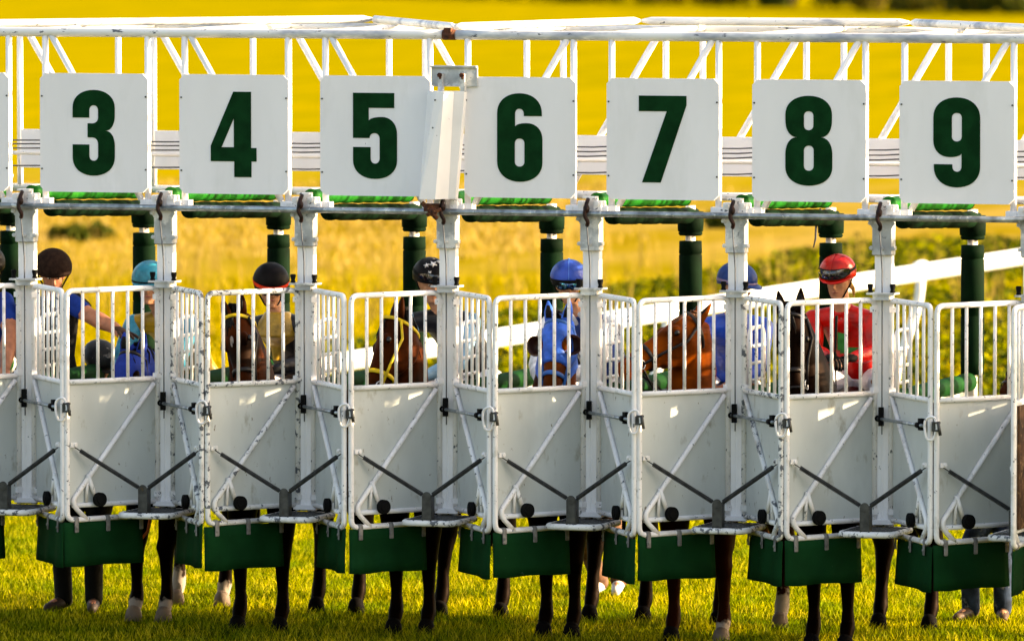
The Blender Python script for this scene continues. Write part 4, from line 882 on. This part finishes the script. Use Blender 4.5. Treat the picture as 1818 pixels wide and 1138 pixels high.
    for x, y, i, w_ in hoofs:
        q = MB(); o_ = V((x, y, 0))-base; q.tube([o_+V((0,.01,.088)), o_+V((0,.0,.075)), o_+V((0,-.015,.002))], [.042,.050,.064], 14); q.build('hoof', HOOFL if i in socks else HOOF, t)
    # ears
    for s in (-1, 1):
        b_ = p+ha*(-.005)+sd*(s*.055)-f_*.04; up_ = (-ha*1.0+sd*(s*.18)+f_*.15+Z*.5).normalized(); q = MB()
        q.loft([(b_+up_*(z*ears), sd, a, f_, b) for z, a, b in ((-.02,.030,.030),(.03,.036,.028),(.08,.034,.022),(.12,.022,.014),(.155,.006,.005))], 12); e = q.build('ear', coat if not hood else hood, t)
        q = MB(); q.loft([(b_+up_*(z*ears)+f_*(b*.72), sd, a, f_, b*.4) for z, a, b in ((.03,.022,.028),(.08,.022,.022),(.12,.012,.014))], 10); q.build('inner_ear', MANE if coat is not CHES else MANEC, e)
    for s in (-1, 1): q = MB(); q.ell(p+ha*(hl*.31)+f_*.002+sd*(s*.108), (.012,.022,.018), (sd, ha, f_), 12, 8); q.build('eye', HEYE, t)
    if star:
        q = MB(); q.ell(p+ha*(hl*.30)+f_*.052, (.013,.030,.008), (sd, ha, f_), 12, 6); q.ell(p+ha*(hl*.335)+f_*.050+sd*.008, (.007,.03,.008), (sd, ha, f_), 12, 6); q.build('white_star', SOCK, t)
    # mane: strands off the crest, and forelock
    q = MB(); n = 46; sgn = 1 if rng.random() > .5 else -1
    for i in range(n):
        f0 = i/(n-1); a = (pn*f0+md*(1-f0)) if f0 > .5 else None
        cr = [R(c, Yf+.15, 1.58), R(c, Yf-.10, 1.62), md+V((0,.02,.16)), pn+V((0,.03,.09))-ha*.02]; u_ = f0*2.999; k_ = int(u_); w_ = u_-k_; b_ = cr[k_]*(1-w_)+cr[k_+1]*w_
        for j in range(3):
            L_ = rng.uniform(.10,.22); dx = sgn*rng.uniform(.03,.10); q.tube([b_+V((rng.uniform(-.012,.012),rng.uniform(-.02,.02),.0)), b_+V((dx*.6,rng.uniform(-.03,.02),.012)), b_+V((dx*1.1,rng.uniform(-.04,.02),-L_*.5)), b_+V((dx*1.3,rng.uniform(-.05,.03),-L_))], [.010,.012,.009,.002], 5)
    for j in range(14):
        b_ = p-f_*.01+sd*rng.uniform(-.03,.03); q.tube([b_-ha*.02, b_+f_*.055+ha*.03, b_+f_*.06+ha*rng.uniform(.08,.16)+sd*rng.uniform(-.04,.04)], [.010,.009,.002], 5)
    q.build('mane', mane, t)
    # tail
    q = MB(); tb = R(c, Yf+1.58*(Yh-Yf)/1.25, 1.34)
    for j in range(46):
        a = rng.uniform(0, 2*PI); rr_ = rng.uniform(0, .07); ex = V((math.cos(a)*rr_, math.sin(a)*rr_*.7, 0)); q.tube([tb, tb+V((0,.06,-.12))+ex*.4, tb+V((tailx*.4,.09,-.45))+ex, tb+V((tailx,.07,-.86+rng.uniform(-.10,.06)))+ex*1.2], [.020,.018,.012,.003], 5)
    q.build('tail', mane, t)
    # bridle
    bm_ = bridle or STRAP
    def hring(u_, g=1.03, wdt=.012, m=None, nm='strap', uo=0):
        a0 = [h for h in hs]; 
        for i in range(len(hs)-1):
            if hs[i][0] <= u_ <= hs[i+1][0]: w_ = (u_-hs[i][0])/(hs[i+1][0]-hs[i][0]); a, b, o_ = [hs[i][k]*(1-w_)+hs[i+1][k]*w_ for k in (1,2,3)]; break
        q = MB(); n = 28; RR = []
        for dz, gg in ((-wdt, 1.0), (-wdt, g), (wdt, g), (wdt, 1.0)):
            RR.append([p+ha*(hl*u_+dz+uo*math.sin(2*PI*i/n))+f_*o_+sd*((a+.004)*gg*1.03*math.cos(2*PI*i/n))+f_*((b+.004)*gg*1.03*math.sin(2*PI*i/n)) for i in range(n)])
        q.rings(RR, cap=False); q.build(nm, m or bm_, t); return a, b, o_
    hring(.66, 1.05, .015, nm='noseband'); hring(.05, 1.06, .011, brow or bm_, 'browband', -.02); hring(.86, 1.04, .008, nm='drop_noseband')
    for s in (-1, 1):
        q = MB(); q.tube([p+ha*(hl*.04)+sd*(s*.100)-f_*.04, p+ha*(hl*.25)+sd*(s*.119)-f_*.082, p+ha*(hl*.5)+sd*(s*.086)-f_*.065, p+ha*(hl*.80)+sd*(s*.071)-f_*.05], .010, 6); q.build('cheek_strap', bm_, t)
        q = MB(); bc = p+ha*(hl*.81)+sd*(s*.068)-f_*.045; q.tube([bc+ha*(.032*math.cos(a))+f_*(.032*math.sin(a)) for a in [2*PI*i/14 for i in range(14)]], .005, 6, closed=True); q.build('bit_ring', BIT, t)
        q = MB(); q.tube([bc, bc*.6+R(c+s*.14, Yf-.05, 1.50)*.4+V((0,0,-.04)), R(c+s*.08, Yf+.15, 1.66)], .008, 6); q.build('rein', bm_ , t)
    if hood:
        q = MB(); q.loft([(p+ha*(hl*u_)+f_*(o_*1.0), sd, a*1.10+.006, f_, b*1.10+.006) for u_, a, b, o_ in hs[:5]], 20)
        q.loft([(x_[0], x_[1], x_[2]*1.10, x_[3], x_[4]*1.10) for x_ in cs[2:]], 20); q.build('hood', hood, t, voxel=.014, smooth=2)
    if blink:
        for s in (-1, 1):
            q = MB(); b_ = p+ha*(hl*.28)+sd*(s*.115)-f_*.01; ax_ = (f_*.75+ha*.35+sd*s*.35).normalized(); u2 = ax_.orthogonal().normalized(); v2 = ax_.cross(u2)
            q.rings([[b_+ax_*d_+u2*(r_*math.cos(2*PI*i/18))+v2*(r_*math.sin(2*PI*i/18)) for i in range(18)] for d_, r_ in ((-.06,.035),(-.04,.055),(0,.066),(.035,.068),(.033,.060),(0,.056),(-.03,.045))], cap=True); q.build('blinker_cup', blink, t)
    # saddle and cloth
    q = MB(); q.loft([(R(c, Yf+y, 1.47), X, a, Z, b) for y, a, b in ((.22,.20,.13),(.30,.245,.155),(.50,.26,.155),(.62,.27,.13))], 20); q.build('saddle_cloth', SADC[len(t.name) % 2], t)
    q = MB(); q.loft([(R(c, Yf+y, z), X, a, Z, b) for y, z, a, b in ((.24,1.60,.06,.05),(.32,1.60,.12,.045),(.48,1.60,.15,.045),(.58,1.63,.10,.05))], 16); q.build('saddle', STRAP, t)
    return t
SADC = [cloth('white_saddle_cloth', (.6,.6,.62), .8), cloth('dark_saddle_cloth', (.02,.03,.06), .8)]
def hxs(*px): return [at(x, y, Y).x for x, y, Y in px]
YB = mat('yellow_bridle', (.62, .42, .01), .45, 0, .1, 20); BB = mat('blue_bridle', (.01,.12,.42), .5); BHOOD = cloth('blue_hood_cloth', (.006,.035,.28), .6); LHOOD = cloth('bright_blue_hood_cloth', (.02,.13,.62), .45, .2)
DN = V((0,-1,.25))
horse('dark horse in a blue hood with two white front feet standing in stall 3', .62, 1.0, hxs((238,1112,.95),(291,1112,.95)), hxs((313,1090,2.2),(395,1090,2.2)), at(232,628,.55), at(205,765,.30), DN, DBAY, MANE, socks={0:.15, 1:.14, 2:.24, 3:.16}, hood=BHOOD, tailx=.0)
horse('dark bay horse with yellow browband and small white star facing forward in stall 4', 1.5, .55, hxs((422,1122,.5),(497,1120,.5)), hxs((562,1090,2.0),(633,1090,2.0)), at(412,563,.18), at(436,712,-.05), V((-.25,-1,.3)), BAY, MANE, Yh=2.05, brow=YB, star=True)
horse('bay horse in a yellow bridle turning its head down to the left in stall 5', 2.5, .70, hxs((699,1120,.65),(757,1122,.65)), hxs((781,1095,1.95),(889,1100,1.95)), at(694,568,.32), at(650,715,-.05), V((-.85,-.6,.3)), BAY, MANE, Yh=2.0, bridle=YB)
horse('horse in a bright blue hood with blinkers facing forward in stall 6', 3.5, .78, hxs((963,1130,.7),(1013,1128,.7)), hxs((1047,1100,2.0),(1142,1100,2.0)), at(988,572,.30), at(975,715,.05), DN, BAY2, MANE, Yh=2.05, hood=LHOOD, blink=mat('blinker_leather', (.05,.015,.008), .4), bridle=BB)
horse('bright chestnut horse with its head turned low to the left in stall 7', 4.5, .70, hxs((1192,1138,.65),(1281,1135,.65)), hxs((1275,1118,1.85),(1385,1110,1.85)), at(1226,566,.42), at(1098,655,-.05), V((-.35,-.25,.95)), CHES, MANEC, socks={1:.15, 3:.24}, Yh=1.9)
horse('nearly black horse with pricked ears facing forward in stall 8', 5.48, .48, hxs((1440,1145,.42),(1500,1145,.42)), hxs((1560,1118,2.0),(1650,1112,2.0)), at(1402,560,.08), at(1412,712,-.12), DN, DBAY, MANE, Yh=2.05, ears=1.15)
horse('brown horse partly cut off by the right edge of the photo in stall 10', 7.32, .75, [7.05, 7.40], [7.2, 7.5], at(1838,600,.50), at(1782,700,.15), V((-.7,-.5,.6)), BAY, MANE)
